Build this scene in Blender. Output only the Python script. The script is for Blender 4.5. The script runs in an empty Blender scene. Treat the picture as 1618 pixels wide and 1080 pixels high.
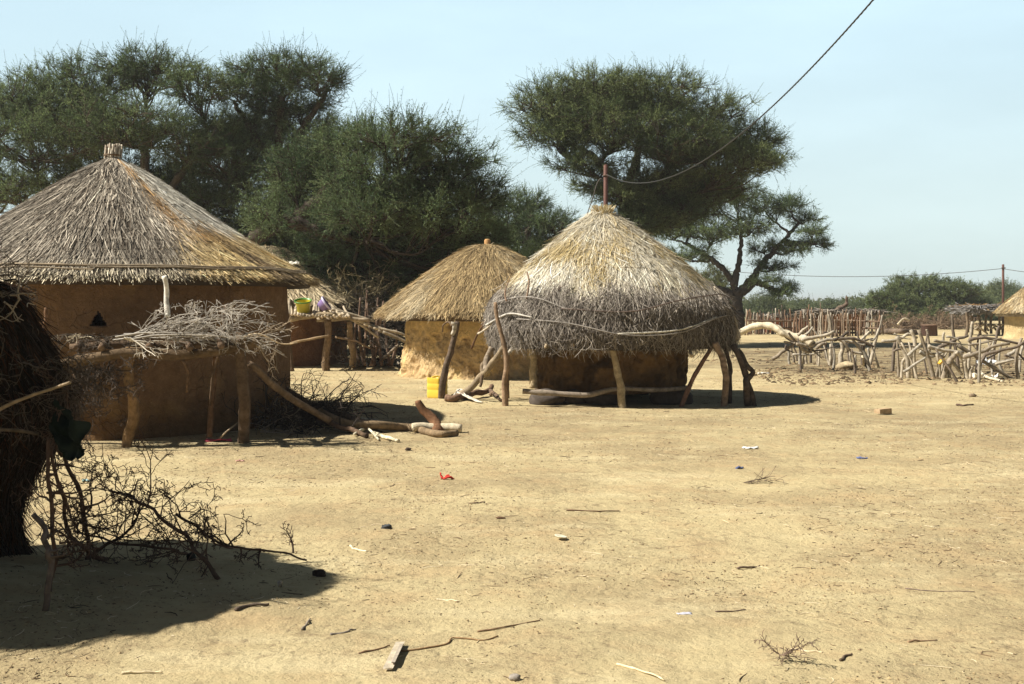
import bpy, math
import numpy as np
from mathutils import Vector

# ---------------------------------------------------------------- camera, sky, sun
F, CX, HY, H = 1798.0, 809.0, 480.0, 1.65          # focal length, centre and horizon in photo pixels; eye height in metres
sc = bpy.context.scene
cam = bpy.data.objects.new('camera', bpy.data.cameras.new('camera'))
sc.collection.objects.link(cam); sc.camera = cam
cam.location = (0, 0, H); cam.rotation_euler = (math.pi/2, 0, 0)
cam.data.sensor_width = 36; cam.data.lens = F/1618*36
cam.data.shift_y = -(540-HY)/1618
cam.data.clip_start = .05; cam.data.clip_end = 6000

SUN_EL, SUN_AZ = math.radians(47), math.radians(262.5)     # azimuth clockwise from +Y: from the left, a little behind the camera
sd = Vector((math.sin(SUN_AZ)*math.cos(SUN_EL), math.cos(SUN_AZ)*math.cos(SUN_EL), math.sin(SUN_EL)))
sun = bpy.data.objects.new('sun', bpy.data.lights.new('sun', 'SUN'))
sc.collection.objects.link(sun)
sun.rotation_euler = (-sd).to_track_quat('-Z', 'Y').to_euler()
sun.location = sd*80
sun.data.energy = 5.0; sun.data.angle = math.radians(.55); sun.data.color = (1, .945, .83)

world = bpy.data.worlds.new('World'); sc.world = world; world.use_nodes = True
wn, wl = world.node_tree.nodes, world.node_tree.links
sky = wn.new('ShaderNodeTexSky'); sky.sky_type = 'NISHITA'; sky.sun_disc = False
sky.sun_elevation = SUN_EL; sky.sun_rotation = SUN_AZ
sky.air_density = 1.0; sky.dust_density = 1.6; sky.ozone_density = 1.0
SKYC = [(9.2, 11.0, 10.8, 1), (8.6, 11.4, 12.8, 1)]
tc = wn.new('ShaderNodeTexCoord')
mp = wn.new('ShaderNodeMapping'); mp.inputs['Scale'].default_value = (1.6, 1.6, 6.0)
cl = wn.new('ShaderNodeTexNoise'); cl.inputs['Scale'].default_value = 1.3; cl.inputs['Detail'].default_value = 5; cl.inputs['Roughness'].default_value = .55
def maprange(src, a, b, lo, hi):
    r = wn.new('ShaderNodeMapRange'); r.interpolation_type = 'SMOOTHSTEP'
    for k, v in zip(('From Min', 'From Max', 'To Min', 'To Max'), (a, b, lo, hi)): r.inputs[k].default_value = v
    wl.new(src, r.inputs['Value']); return r.outputs['Result']
def math_(op, a, b):
    r = wn.new('ShaderNodeMath'); r.operation = op; r.use_clamp = True
    for k, v in ((0, a), (1, b)):
        if isinstance(v, float): r.inputs[k].default_value = v
        else: wl.new(v, r.inputs[k])
    return r.outputs[0]
sx = wn.new('ShaderNodeSeparateXYZ'); wl.new(tc.outputs['Generated'], sx.inputs['Vector'])
wl.new(tc.outputs['Generated'], mp.inputs['Vector']); wl.new(mp.outputs['Vector'], cl.inputs['Vector'])
low = maprange(sx.outputs['Z'], .25, .48, 1, .0)                  # the pale dusty veil lies low ...
ahead = maprange(sx.outputs['Y'], -.3, .7, .08, 1)                 # ... and thickest to the north
veil = math_('MULTIPLY', math_('MULTIPLY', low, ahead), maprange(cl.outputs['Fac'], .35, .7, .86, .98))
tone = wn.new('ShaderNodeMixRGB'); wl.new(maprange(sx.outputs['Z'], .0, .26, 0, 1), tone.inputs['Fac'])
tone.inputs['Color1'].default_value = SKYC[0]; tone.inputs['Color2'].default_value = SKYC[1]
mix = wn.new('ShaderNodeMixRGB'); wl.new(veil, mix.inputs['Fac']); hs = wn.new('ShaderNodeMixRGB'); hs.blend_type = 'MULTIPLY'; hs.inputs['Fac'].default_value = 1; hs.inputs['Color2'].default_value = (.36, .37, .34, 1)   # the deep clear part of the sky
wl.new(sky.outputs['Color'], hs.inputs['Color1']); wl.new(hs.outputs['Color'], mix.inputs['Color1']); wl.new(tone.outputs['Color'], mix.inputs['Color2'])
wl.new(mix.outputs['Color'], wn['Background'].inputs['Color'])
wn['Background'].inputs['Strength'].default_value = .05
sc.view_settings.view_transform = 'Standard'; sc.view_settings.look = 'None'
sc.view_settings.exposure = 0.8; sc.view_settings.gamma = 1
sc.render.engine = 'CYCLES'
sc.cycles.max_bounces = 6; sc.cycles.diffuse_bounces = 3; sc.cycles.transparent_max_bounces = 6

# ---------------------------------------------------------------- numbers
rng = np.random.default_rng(7)
def A(*p): return np.array(p, float)
def hash3(i):
    i = i.astype(np.int64)
    n = (i[..., 0]*374761393 + i[..., 1]*668265263 + i[..., 2]*2147483647) & 0xffffffff
    n = ((n ^ (n >> 13))*1274126177) & 0xffffffff
    return ((n ^ (n >> 16)) & 0xffff)/65535.0
def vn(p, f=1.0, s=0):
    p = np.asarray(p, float)*f + s*17.31 + 100.0
    i = np.floor(p).astype(np.int64); t = p-i; t = t*t*(3-2*t)
    r = 0
    for dx in (0, 1):
        for dy in (0, 1):
            for dz in (0, 1):
                w = (t[..., 0] if dx else 1-t[..., 0])*(t[..., 1] if dy else 1-t[..., 1])*(t[..., 2] if dz else 1-t[..., 2])
                r = r + w*hash3(i+np.array([dx, dy, dz]))
    return r*2-1
def fbm(p, f=1.0, o=4, s=0):
    r, a = 0, .5
    for k in range(o):
        r = r+a*vn(p, f*2**k, s+k*3); a *= .5
    return r
def unit(v): return v/np.maximum(np.linalg.norm(v, axis=-1, keepdims=True), 1e-9)
def W(px, py, d): return A((px-CX)/F*d, d, H-(py-HY)/F*d)           # photo pixel at a depth -> world point
def gh(x, y):                                                     # height of the ground
    x, y = np.asarray(x, float), np.asarray(y, float)
    p = np.stack([x, y, 0*x], -1)
    near = np.exp(-((np.hypot(x, y)/40)**2))
    z = .04*fbm(p, .35, 3, 1)+.024*fbm(p, 1.7, 3, 2)*near+.016*fbm(p, 5, 2, 3)*near
    z = z+.16*np.exp(-(((x+3.1)/1.1)**2+((y-6.5)/.8)**2))          # the raised earth under the straw stack
    m = np.clip((x-4)/4, 0, 1)*np.clip((y-22.5)/3, 0, 1)*np.clip((46-y)/8, 0, 1)
    z = z+m*.03*fbm(p, 4.5, 3, 5)                                # trampled pen
    return z
def G(px, py, dz=0.0):                                            # photo pixel on the ground -> world point
    d = H*F/(py-HY); x = (px-CX)/F*d
    return A(x, d, float(gh(x, d))+dz)
def ground(p): p = np.array(p, float); p[2] = gh(p[0], p[1]); return p

# ---------------------------------------------------------------- mesh builder
class MB:
    def __init__(s): s.v, s.q, s.t, s.c, s.n, s.flat = [], [], [], [], 0, False
    def add(s, v, q=None, t=None, c=(.5, .5, .5)):
        v = np.asarray(v, float).reshape(-1, 3)
        c = np.asarray(c, float); c = np.broadcast_to(c, (len(v), 3))
        if q is not None and len(q): s.q.append(np.asarray(q, np.int64).reshape(-1, 4)+s.n)
        if t is not None and len(t): s.t.append(np.asarray(t, np.int64).reshape(-1, 3)+s.n)
        s.v.append(v); s.c.append(c); s.n += len(v)
    def build(s, name, mat, parent=None, smooth=None):
        smooth = (not s.flat) if smooth is None else smooth
        v = np.concatenate(s.v); c = np.concatenate(s.c)
        if parent is not None:
            o_ = np.zeros(3); p = parent
            while p is not None: o_ += np.array(p.location); p = p.parent
            v = v-o_
        q = np.concatenate(s.q) if s.q else np.zeros((0, 4), np.int64)
        t = np.concatenate(s.t) if s.t else np.zeros((0, 3), np.int64)
        me = bpy.data.meshes.new(name)
        me.vertices.add(len(v)); me.vertices.foreach_set('co', v.astype(np.float32).ravel())
        me.loops.add(q.size+t.size); me.loops.foreach_set('vertex_index', np.concatenate([q.ravel(), t.ravel()]).astype(np.int32))
        me.polygons.add(len(q)+len(t))
        st = np.concatenate([np.arange(len(q))*4, q.size+np.arange(len(t))*3]).astype(np.int32)
        me.polygons.foreach_set('loop_start', st)
        me.polygons.foreach_set('use_smooth', np.full(len(st), smooth))
        at = me.attributes.new('tint', 'FLOAT_COLOR', 'POINT')
        at.data.foreach_set('color', np.concatenate([c, np.ones((len(c), 1))], 1).astype(np.float32).ravel())
        me.update(calc_edges=True); me.validate()
        me.materials.append(mat)
        o = bpy.data.objects.new(name, me); sc.collection.objects.link(o)
        if parent is not None: o.parent = parent
        return o
def tag(o, label=None, cat=None, group=None, kind=None):
    if label: o['label'] = label
    if cat: o['category'] = cat
    if group: o['group'] = group
    if kind: o['kind'] = kind
    return o
def thing(name, loc, label, cat, group=None):
    o = bpy.data.objects.new(name, None); sc.collection.objects.link(o)
    o.location = [float(q) for q in loc]; o.empty_display_size = .1
    return tag(o, label, cat, group)

def tubes(mb, P, R, c, S=3, cap=False):
    """N tubes of K points at once. P (N,K,3), R (N,K), c (N,3) or (N,K,3) or (3,)"""
    P = np.asarray(P, float); N, K, _ = P.shape
    R = np.broadcast_to(np.asarray(R, float), (N, K))
    T = np.gradient(P, axis=1); T = unit(T)
    m = unit(P[:, -1]-P[:, 0])
    ref = np.where(np.abs(m[:, 2:3]) > .75, A(1, .13, 0), A(.09, .05, 1))[:, None, :]
    U = unit(np.cross(T, np.broadcast_to(ref, T.shape))); V = np.cross(T, U)
    a = np.arange(S)/S*2*np.pi
    v = P[:, :, None, :]+R[:, :, None, None]*(np.cos(a)[None, None, :, None]*U[:, :, None, :]+np.sin(a)[None, None, :, None]*V[:, :, None, :])
    c = np.asarray(c, float)
    if c.ndim == 1: c = np.broadcast_to(c, (N, K, 3))
    elif c.ndim == 2: c = np.broadcast_to(c[:, None, :], (N, K, 3))
    cv = np.broadcast_to(c[:, :, None, :], (N, K, S, 3)).reshape(-1, 3)
    n, k, s_ = np.meshgrid(np.arange(N), np.arange(K-1), np.arange(S), indexing='ij')
    b = n*K*S; s2 = (s_+1) % S
    q = np.stack([b+k*S+s_, b+k*S+s2, b+(k+1)*S+s2, b+(k+1)*S+s_], -1).reshape(-1, 4)
    v = v.reshape(-1, 3); tt = None
    if cap:
        base = len(v); v = np.concatenate([v, P[:, 0], P[:, -1]])
        cv = np.concatenate([cv, c[:, 0]*1.25, c[:, -1]*1.25])
        tt = []
        for i in range(N):
            for j in range(S):
                tt.append((base+i, i*K*S+(j+1) % S, i*K*S+j))
                e = i*K*S+(K-1)*S
                tt.append((base+N+i, e+j, e+(j+1) % S))
    mb.add(v, q, tt, cv)
def catmull(pts, K):
    p = np.asarray(pts, float)
    if len(p) == 2: p = np.stack([p[0], (p[0]+p[1])/2, p[1]])
    e = np.concatenate([[2*p[0]-p[1]], p, [2*p[-1]-p[-2]]])
    u = np.linspace(0, len(p)-1-1e-6, K); i = u.astype(int); t = (u-i)[:, None]
    p0, p1, p2, p3 = e[i], e[i+1], e[i+2], e[i+3]
    return .5*(2*p1+(p2-p0)*t+(2*p0-5*p1+4*p2-p3)*t**2+(3*p1-p0-3*p2+p3)*t**3)
def stick(mb, pts, r0, r1=None, c=(.2, .15, .1), S=7, K=None, jit=.17, var=.3, wob=.11):
    """one knotty round stick through the points"""
    r1 = r0*.75 if r1 is None else r1
    K = K or max(6, 4*len(pts)+2)
    p = catmull(pts, K); u = np.linspace(0, 1, K)
    L = np.linalg.norm(p[-1]-p[0])
    q = catmull(rng.normal(0, 1, (max(4, len(pts)*2), 3))*r0*wob*1.3, K); q[0] *= .3; q[-1] *= .3
    p = p+q+rng.normal(0, 1, (K, 3))*r0*wob*.12
    kn = catmull(np.pad(rng.normal(0, .5, (max(4, len(pts)*3), 1)), ((0, 0), (0, 2))), K)[:, 0]
    r = (r0+(r1-r0)*u)*(1+jit*(.55*kn+.12*rng.normal(0, 1, K)).clip(-.8, 1.0))
    col = np.asarray(c)*(1+var*rng.normal(0, .45, (K, 1)).clip(-1.2, 1.2))
    tubes(mb, p[None], r[None], col[None].clip(.004, .9), S, True)
def lathe(mb, ctr, prof, n, c, noise=0, nf=3.0, seed=0, ph=0):
    prof = np.asarray(prof, float); K = len(prof)
    a = np.arange(n)/n*2*np.pi+ph
    v = np.stack([prof[:, 0][:, None]*np.cos(a), prof[:, 0][:, None]*np.sin(a), np.repeat(prof[:, 1][:, None], n, 1)], -1)
    if noise:
        k = 1+noise*fbm(v+A(*ctr), nf, 3, seed)
        v[..., 0] *= k; v[..., 1] *= k
    v = v+A(*ctr)
    k, j = np.meshgrid(np.arange(K-1), np.arange(n), indexing='ij'); j2 = (j+1) % n
    q = np.stack([k*n+j, k*n+j2, (k+1)*n+j2, (k+1)*n+j], -1).reshape(-1, 4)
    mb.add(v.reshape(-1, 3), q, None, c)
def blob(mb, ctr, r, c, amp=.25, f=2.0, nu=18, nv=11, seed=0, var=.2):
    th = np.linspace(0, 2*np.pi, nu, endpoint=False); ph = np.linspace(.02, np.pi-.02, nv)
    v = np.stack([np.sin(ph)[:, None]*np.cos(th), np.sin(ph)[:, None]*np.sin(th), np.cos(ph)[:, None]+0*th], -1)
    k = 1+amp*2*fbm(v, f, 3, seed)
    w = v*k[..., None]*A(*r)+A(*ctr)
    i, j = np.meshgrid(np.arange(nv-1), np.arange(nu), indexing='ij'); j2 = (j+1) % nu
    q = np.stack([i*nu+j, (i+1)*nu+j, (i+1)*nu+j2, i*nu+j2], -1).reshape(-1, 4)
    mb.add(w.reshape(-1, 3), q, None, np.asarray(c)*(1+var*fbm(v, 3, 2, seed+5).reshape(-1, 1)*2))
def scrap(mb, ctr, sx, sy, h, c, ang=0, n=9, seed=0):
    """a crumpled piece of cloth, plastic or paper with two faces"""
    u, w = np.meshgrid(np.linspace(-1, 1, n), np.linspace(-1, 1, n), indexing='ij')
    p = np.stack([u, w, 0*u], -1)
    k = 1+.35*fbm(p, 1.7, 2, seed)*2
    x, y = u*sx*k, w*sy*k
    z = h*(.5+fbm(p, 1.8, 3, seed+9)*1.4).clip(.02, 2)
    x = x+.25*sx*fbm(p, 2.5, 2, seed+2)
    ca, sa = math.cos(ang), math.sin(ang)
    v = np.stack([x*ca-y*sa, x*sa+y*ca, z], -1).reshape(-1, 3)
    v2 = v-A(0, 0, .006)
    i, j = np.meshgrid(np.arange(n-1), np.arange(n-1), indexing='ij')
    q = np.stack([i*n+j, (i+1)*n+j, (i+1)*n+j+1, i*n+j+1], -1).reshape(-1, 4)
    m = n*n; rim = [k for k in range(n)]+[k*n+n-1 for k in range(1, n)]+[(n-1)*n+k for k in range(n-2, -1, -1)]+[k*n for k in range(n-2, 0, -1)]
    rq = [(rim[k], rim[(k+1) % len(rim)], rim[(k+1) % len(rim)]+m, rim[k]+m) for k in range(len(rim))]
    mb.add(np.concatenate([v, v2])+A(*ctr), np.concatenate([q, q[:, ::-1]+m, np.array(rq)]), None, c)
def box(mb, ctr, s, ang, c, tilt=0.0, jit=.0):
    mb.flat = True
    v = np.array([[x, y, z] for x in (-.5, .5) for y in (-.5, .5) for z in (-.5, .5)])*A(*s)
    v = v+rng.normal(0, 1, v.shape)*jit
    v[:, 2] += v[:, 0]*tilt
    ca, sa = math.cos(ang), math.sin(ang)
    v = np.stack([v[:, 0]*ca-v[:, 1]*sa, v[:, 0]*sa+v[:, 1]*ca, v[:, 2]], -1)+A(*ctr)
    mb.add(v, [(0, 1, 3, 2), (4, 6, 7, 5), (0, 4, 5, 1), (2, 3, 7, 6), (0, 2, 6, 4), (1, 5, 7, 3)], None, c)

# ---------------------------------------------------------------- materials
def mat(name, rough=.9, nscale=14, namt=.35, bscale=40, bstr=.4, bdist=.02, spec=.15, stretch=(1, 1, 1), base=None, transl=0, metal=0):
    m = bpy.data.materials.new(name); m.use_nodes = True
    n, l = m.node_tree.nodes, m.node_tree.links
    b = n['Principled BSDF']; b.inputs['Roughness'].default_value = rough
    b.inputs['Specular IOR Level'].default_value = spec; b.inputs['Metallic'].default_value = metal
    t = n.new('ShaderNodeTexCoord'); mp = n.new('ShaderNodeMapping'); mp.inputs['Scale'].default_value = stretch
    l.new(t.outputs['Object'], mp.inputs['Vector'])
    at = n.new('ShaderNodeAttribute'); at.attribute_name = 'tint'
    src = at.outputs['Color']
    if namt:
        no = n.new('ShaderNodeTexNoise'); no.inputs['Scale'].default_value = nscale; no.inputs['Detail'].default_value = 6; no.inputs['Roughness'].default_value = .65
        l.new(mp.outputs['Vector'], no.inputs['Vector'])
        r = n.new('ShaderNodeMapRange'); r.inputs['From Min'].default_value = .3; r.inputs['From Max'].default_value = .7
        r.inputs['To Min'].default_value = 1-namt; r.inputs['To Max'].default_value = 1+namt
        l.new(no.outputs['Fac'], r.inputs['Value'])
        x = n.new('ShaderNodeVectorMath'); x.operation = 'MULTIPLY'
        l.new(src, x.inputs[0]); l.new(r.outputs['Result'], x.inputs[1]); src = x.outputs['Vector']
    l.new(src, b.inputs['Base Color'])
    if bstr:
        no2 = n.new('ShaderNodeTexNoise'); no2.inputs['Scale'].default_value = bscale; no2.inputs['Detail'].default_value = 5; no2.inputs['Roughness'].default_value = .7
        l.new(mp.outputs['Vector'], no2.inputs['Vector'])
        bp = n.new('ShaderNodeBump'); bp.inputs['Strength'].default_value = bstr; bp.inputs['Distance'].default_value = bdist
        l.new(no2.outputs['Fac'], bp.inputs['Height']); l.new(bp.outputs['Normal'], b.inputs['Normal'])
    if transl:
        tr = n.new('ShaderNodeBsdfTranslucent'); l.new(src, tr.inputs['Color'])
        mx = n.new('ShaderNodeMixShader'); mx.inputs['Fac'].default_value = transl
        l.new(b.outputs['BSDF'], mx.inputs[1]); l.new(tr.outputs['BSDF'], mx.inputs[2])
        l.new(mx.outputs['Shader'], n['Material Output'].inputs['Surface'])
    return m
M = {
    'mud': mat('mud', .95, 9, .22, 22, .9, .04, .05),
    'straw': mat('straw', .8, 30, .15, 0, 0, spec=.2),
    'bark': mat('bark', .95, 18, .4, 60, .8, .012, .1),
    'wood': mat('weathered_wood', .85, 22, .3, 70, .6, .008, .15),
    'twig': mat('twig', .9, 30, .25, 0, 0, spec=.15),
    'leaf': mat('leaf', .7, 1.3, .22, 0, 0, spec=.25, transl=.45),
    'rock': mat('rock', .95, 12, .3, 40, .6, .01, .1),
    'cloth': mat('cloth', .85, 30, .1, 60, .3, .004, .1),
    'plastic': mat('plastic', .38, 6, .08, 12, .12, .004, .5),
    'metal': mat('rusty_metal', .7, 20, .35, 60, .3, .003, .3, metal=.2),
    'rubber': mat('cable_rubber', .6, 40, .1, 0, 0, spec=.3),
    'litter': mat('litter', .9, 40, .2, 0, 0, spec=.1),
}
def cracked(m):
    """drying cracks and straw flecks in hand-laid mud"""
    n, l = m.node_tree.nodes, m.node_tree.links; b = n['Principled BSDF']
    t = n.new('ShaderNodeTexCoord'); ns = n.new('ShaderNodeTexNoise'); ns.inputs['Scale'].default_value = 2.5; l.new(t.outputs['Object'], ns.inputs['Vector'])
    ad = n.new('ShaderNodeVectorMath'); ad.operation = 'MULTIPLY_ADD'; ad.inputs[1].default_value = (.5, .5, .5); l.new(ns.outputs['Color'], ad.inputs[0]); l.new(t.outputs['Object'], ad.inputs[2])
    v = n.new('ShaderNodeTexVoronoi'); v.feature = 'DISTANCE_TO_EDGE'; v.inputs['Scale'].default_value = 4.5; l.new(ad.outputs['Vector'], v.inputs['Vector'])
    r = n.new('ShaderNodeMapRange'); r.inputs['From Min'].default_value = .0; r.inputs['From Max'].default_value = .035; l.new(v.outputs['Distance'], r.inputs['Value'])
    w = n.new('ShaderNodeMapRange'); w.inputs['From Min'].default_value = .45; w.inputs['From Max'].default_value = .62; l.new(ns.outputs['Fac'], w.inputs['Value'])
    mx = n.new('ShaderNodeMix'); mx.data_type = 'FLOAT'; mx.inputs[2].default_value = 1; l.new(w.outputs['Result'], mx.inputs[0]); l.new(r.outputs['Result'], mx.inputs[3])
    bp = n.new('ShaderNodeBump'); bp.inputs['Strength'].default_value = .9; bp.inputs['Distance'].default_value = .02; l.new(mx.outputs[0], bp.inputs['Height'])
    old = b.inputs['Normal'].links[0].from_socket; l.new(old, bp.inputs['Normal']); l.new(bp.outputs['Normal'], b.inputs['Normal'])
    mp = n.new('ShaderNodeMapping'); mp.inputs['Scale'].default_value = (1, 1, 3); mp.inputs['Rotation'].default_value = (.5, .3, .2); l.new(t.outputs['Object'], mp.inputs['Vector'])
    fl = n.new('ShaderNodeTexNoise'); fl.inputs['Scale'].default_value = 38; fl.inputs['Detail'].default_value = 2; l.new(mp.outputs['Vector'], fl.inputs['Vector'])
    fr = n.new('ShaderNodeMapRange'); fr.inputs['From Min'].default_value = .64; fr.inputs['From Max'].default_value = .70; fr.inputs['To Max'].default_value = .55; l.new(fl.outputs['Fac'], fr.inputs['Value'])
    src = b.inputs['Base Color'].links[0].from_socket; k = n.new('ShaderNodeVectorMath'); k.operation = 'SCALE'; k.inputs['Scale'].default_value = 1.9; l.new(src, k.inputs[0])
    mc = n.new('ShaderNodeMixRGB'); l.new(fr.outputs['Result'], mc.inputs['Fac']); l.new(src, mc.inputs['Color1']); l.new(k.outputs['Vector'], mc.inputs['Color2']); l.new(mc.outputs['Color'], b.inputs['Base Color'])
cracked(M['mud'])
def ground_material():
    m = bpy.data.materials.new('sandy_earth'); m.use_nodes = True
    n, l = m.node_tree.nodes, m.node_tree.links
    b = n['Principled BSDF']; b.inputs['Roughness'].default_value = .95; b.inputs['Specular IOR Level'].default_value = .1
    tc = n.new('ShaderNodeTexCoord'); P = tc.outputs['Object']
    def noise(scale, det=6, rough=.6, stretch=None):
        o = n.new('ShaderNodeTexNoise'); o.inputs['Scale'].default_value = scale; o.inputs['Detail'].default_value = det; o.inputs['Roughness'].default_value = rough
        if stretch:
            mp = n.new('ShaderNodeMapping'); mp.inputs['Scale'].default_value = stretch; l.new(P, mp.inputs['Vector']); l.new(mp.outputs['Vector'], o.inputs['Vector'])
        else: l.new(P, o.inputs['Vector'])
        return o.outputs['Fac']
    def rng_(v, a, c_, lo=0, hi=1):
        r = n.new('ShaderNodeMapRange'); r.interpolation_type = 'SMOOTHSTEP'
        r.inputs['From Min'].default_value = a; r.inputs['From Max'].default_value = c_; r.inputs['To Min'].default_value = lo; r.inputs['To Max'].default_value = hi
        l.new(v, r.inputs['Value']); return r.outputs['Result']
    def mixc(f, c1, c2):
        x = n.new('ShaderNodeMixRGB')
        if isinstance(f, float): x.inputs['Fac'].default_value = f
        else: l.new(f, x.inputs['Fac'])
        for k, c in (('Color1', c1), ('Color2', c2)):
            if isinstance(c, tuple): x.inputs[k].default_value = c+(1,)
            else: l.new(c, x.inputs[k])
        return x.outputs['Color']
    def mul(a, c_):
        x = n.new('ShaderNodeMath'); x.operation = 'MULTIPLY'; l.new(a, x.inputs[0])
        if isinstance(c_, float): x.inputs[1].default_value = c_
        else: l.new(c_, x.inputs[1])
        return x.outputs[0]
    c = mixc(rng_(noise(.45, 7, .65), .42, .58), GC[0], GC[1])                          # pale sand against browner earth
    c = mixc(rng_(noise(1.9, 6, .65), .46, .66, 0, .6), c, GC[2])               # reddish patches
    c = mixc(rng_(noise(.8, 5, .7, (.6, 1.6, 1)), .50, .68, 0, .75), c, GC[3])     # pale swept patches
    pat = rng_(noise(.7, 5, .6), .40, .60, .25, 1)
    c = mixc(mul(pat, rng_(noise(9, 6, .75), .50, .64, 0, .65)), c, GC[4])                  # old dung and chaff
    c = mixc(mul(pat, rng_(noise(34, 3, .7), .58, .66, 0, .7)), c, GC[5])                   # specks
    at = n.new('ShaderNodeAttribute'); at.attribute_name = 'tint'
    sep = n.new('ShaderNodeSeparateColor'); l.new(at.outputs['Color'], sep.inputs['Color'])
    dark = mul(sep.outputs['Red'], rng_(noise(1.3, 6, .7), .32, .62, .25, 1))
    c = mixc(dark, c, GC[6])                                                     # dung-covered floor of the pens
    l.new(c, b.inputs['Base Color'])
    h1 = noise(7, 8, .7); h2 = noise(45, 5, .7)
    b1 = n.new('ShaderNodeBump'); b1.inputs['Strength'].default_value = .75; b1.inputs['Distance'].default_value = .06; l.new(h1, b1.inputs['Height'])
    b2 = n.new('ShaderNodeBump'); b2.inputs['Strength'].default_value = .7; b2.inputs['Distance'].default_value = .012; l.new(h2, b2.inputs['Height'])
    vo = n.new('ShaderNodeTexVoronoi'); vo.feature = 'SMOOTH_F1'; vo.inputs['Scale'].default_value = 4.2; vo.inputs['Randomness'].default_value = 1
    nd = n.new('ShaderNodeVectorMath'); nd.operation = 'ADD'; nt_ = n.new('ShaderNodeTexNoise'); nt_.inputs['Scale'].default_value = 3; l.new(P, nt_.inputs['Vector'])
    l.new(P, nd.inputs[0]); l.new(nt_.outputs['Color'], nd.inputs[1]); l.new(nd.outputs['Vector'], vo.inputs['Vector'])
    dent = mul(rng_(vo.outputs['Distance'], .05, .38), rng_(noise(.9, 4, .6), .38, .62, .1, 1))     # old footprints and hoof marks
    b3 = n.new('ShaderNodeBump'); b3.inputs['Strength'].default_value = .35; b3.inputs['Distance'].default_value = .03; l.new(dent, b3.inputs['Height'])
    l.new(b1.outputs['Normal'], b3.inputs['Normal']); l.new(b3.outputs['Normal'], b2.inputs['Normal']); l.new(b2.outputs['Normal'], b.inputs['Normal'])
    return m
GC = [(.51, .42, .240), (.40, .318, .182), (.46, .335, .185), (.585, .495, .30), (.26, .195, .115), (.15, .112, .07), (.125, .092, .058)]

# ---------------------------------------------------------------- the ground, one sheet to the horizon
def ground_sheet():
    def axis(a, b, step, far):
        core = np.arange(a, b+step/2, step); k = step; lo, hi = [a], [b]
        while hi[-1] < far: k *= 1.16; hi.append(hi[-1]+k); lo.append(lo[-1]-k)
        return np.concatenate([lo[:0:-1], core, hi[1:]])
    xs = axis(-8, 16, .085, 2500); ys = axis(2, 34, .085, 2500)
    x, y = np.meshgrid(xs, ys, indexing='ij')
    v = np.stack([x, y, gh(x, y)], -1); a, b = x.shape
    i, j = np.meshgrid(np.arange(a-1), np.arange(b-1), indexing='ij')
    q = np.stack([i*b+j, (i+1)*b+j, (i+1)*b+j+1, i*b+j+1], -1).reshape(-1, 4)
    p = np.stack([x, y, 0*x], -1)
    w = fbm(p, .25, 3, 11)*3
    pen = np.clip((x+w-5.2)/2.5, 0, 1)*np.clip((y+w*.6-24.2)/2.0, 0, 1)*np.clip((52-y)/14, 0, 1)*.9
    yard = np.clip(1-np.abs(y+w-15.5)/5, 0, 1)*.34
    mb = MB(); m = np.maximum(pen, yard)
    mb.add(v.reshape(-1, 3), q, None, np.stack([m, 0*m, 0*m], -1).reshape(-1, 3))
    tag(mb.build('ground', ground_material()), kind='structure')
ground_sheet()
# ---------------------------------------------------------------- huts
def prof_fn(pts):
    pts = np.asarray(pts, float); s = pts[:, 0]
    def f(t): return np.interp(t, s, pts[:, 1]), np.interp(t, s, pts[:, 2])
    return f
def smooth_prof(pts, n=40):
    """profile points (radius, height) from the peak to the eave -> even samples (s, r, z) with a short run past the eave"""
    p = catmull([(r, z, 0) for r, z in pts], 200)[:, :2]
    L = np.concatenate([[0], np.cumsum(np.linalg.norm(np.diff(p, axis=0), axis=1))])
    tot = L[-1]; s = L/tot
    e = p[-1]+(p[-1]-p[-12])/np.linalg.norm(p[-1]-p[-12])*tot*.3
    arr = np.concatenate([np.stack([s, p[:, 0], p[:, 1]], 1), [[1.3, e[0], e[1]]]])
    return prof_fn(arr), tot
def lump(th, s, amp, seed):
    p = np.stack([np.cos(th)*1.6, np.sin(th)*1.6, s*1.5], -1)
    return 1+amp*fbm(p, 1.3, 3, seed)*2
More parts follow.
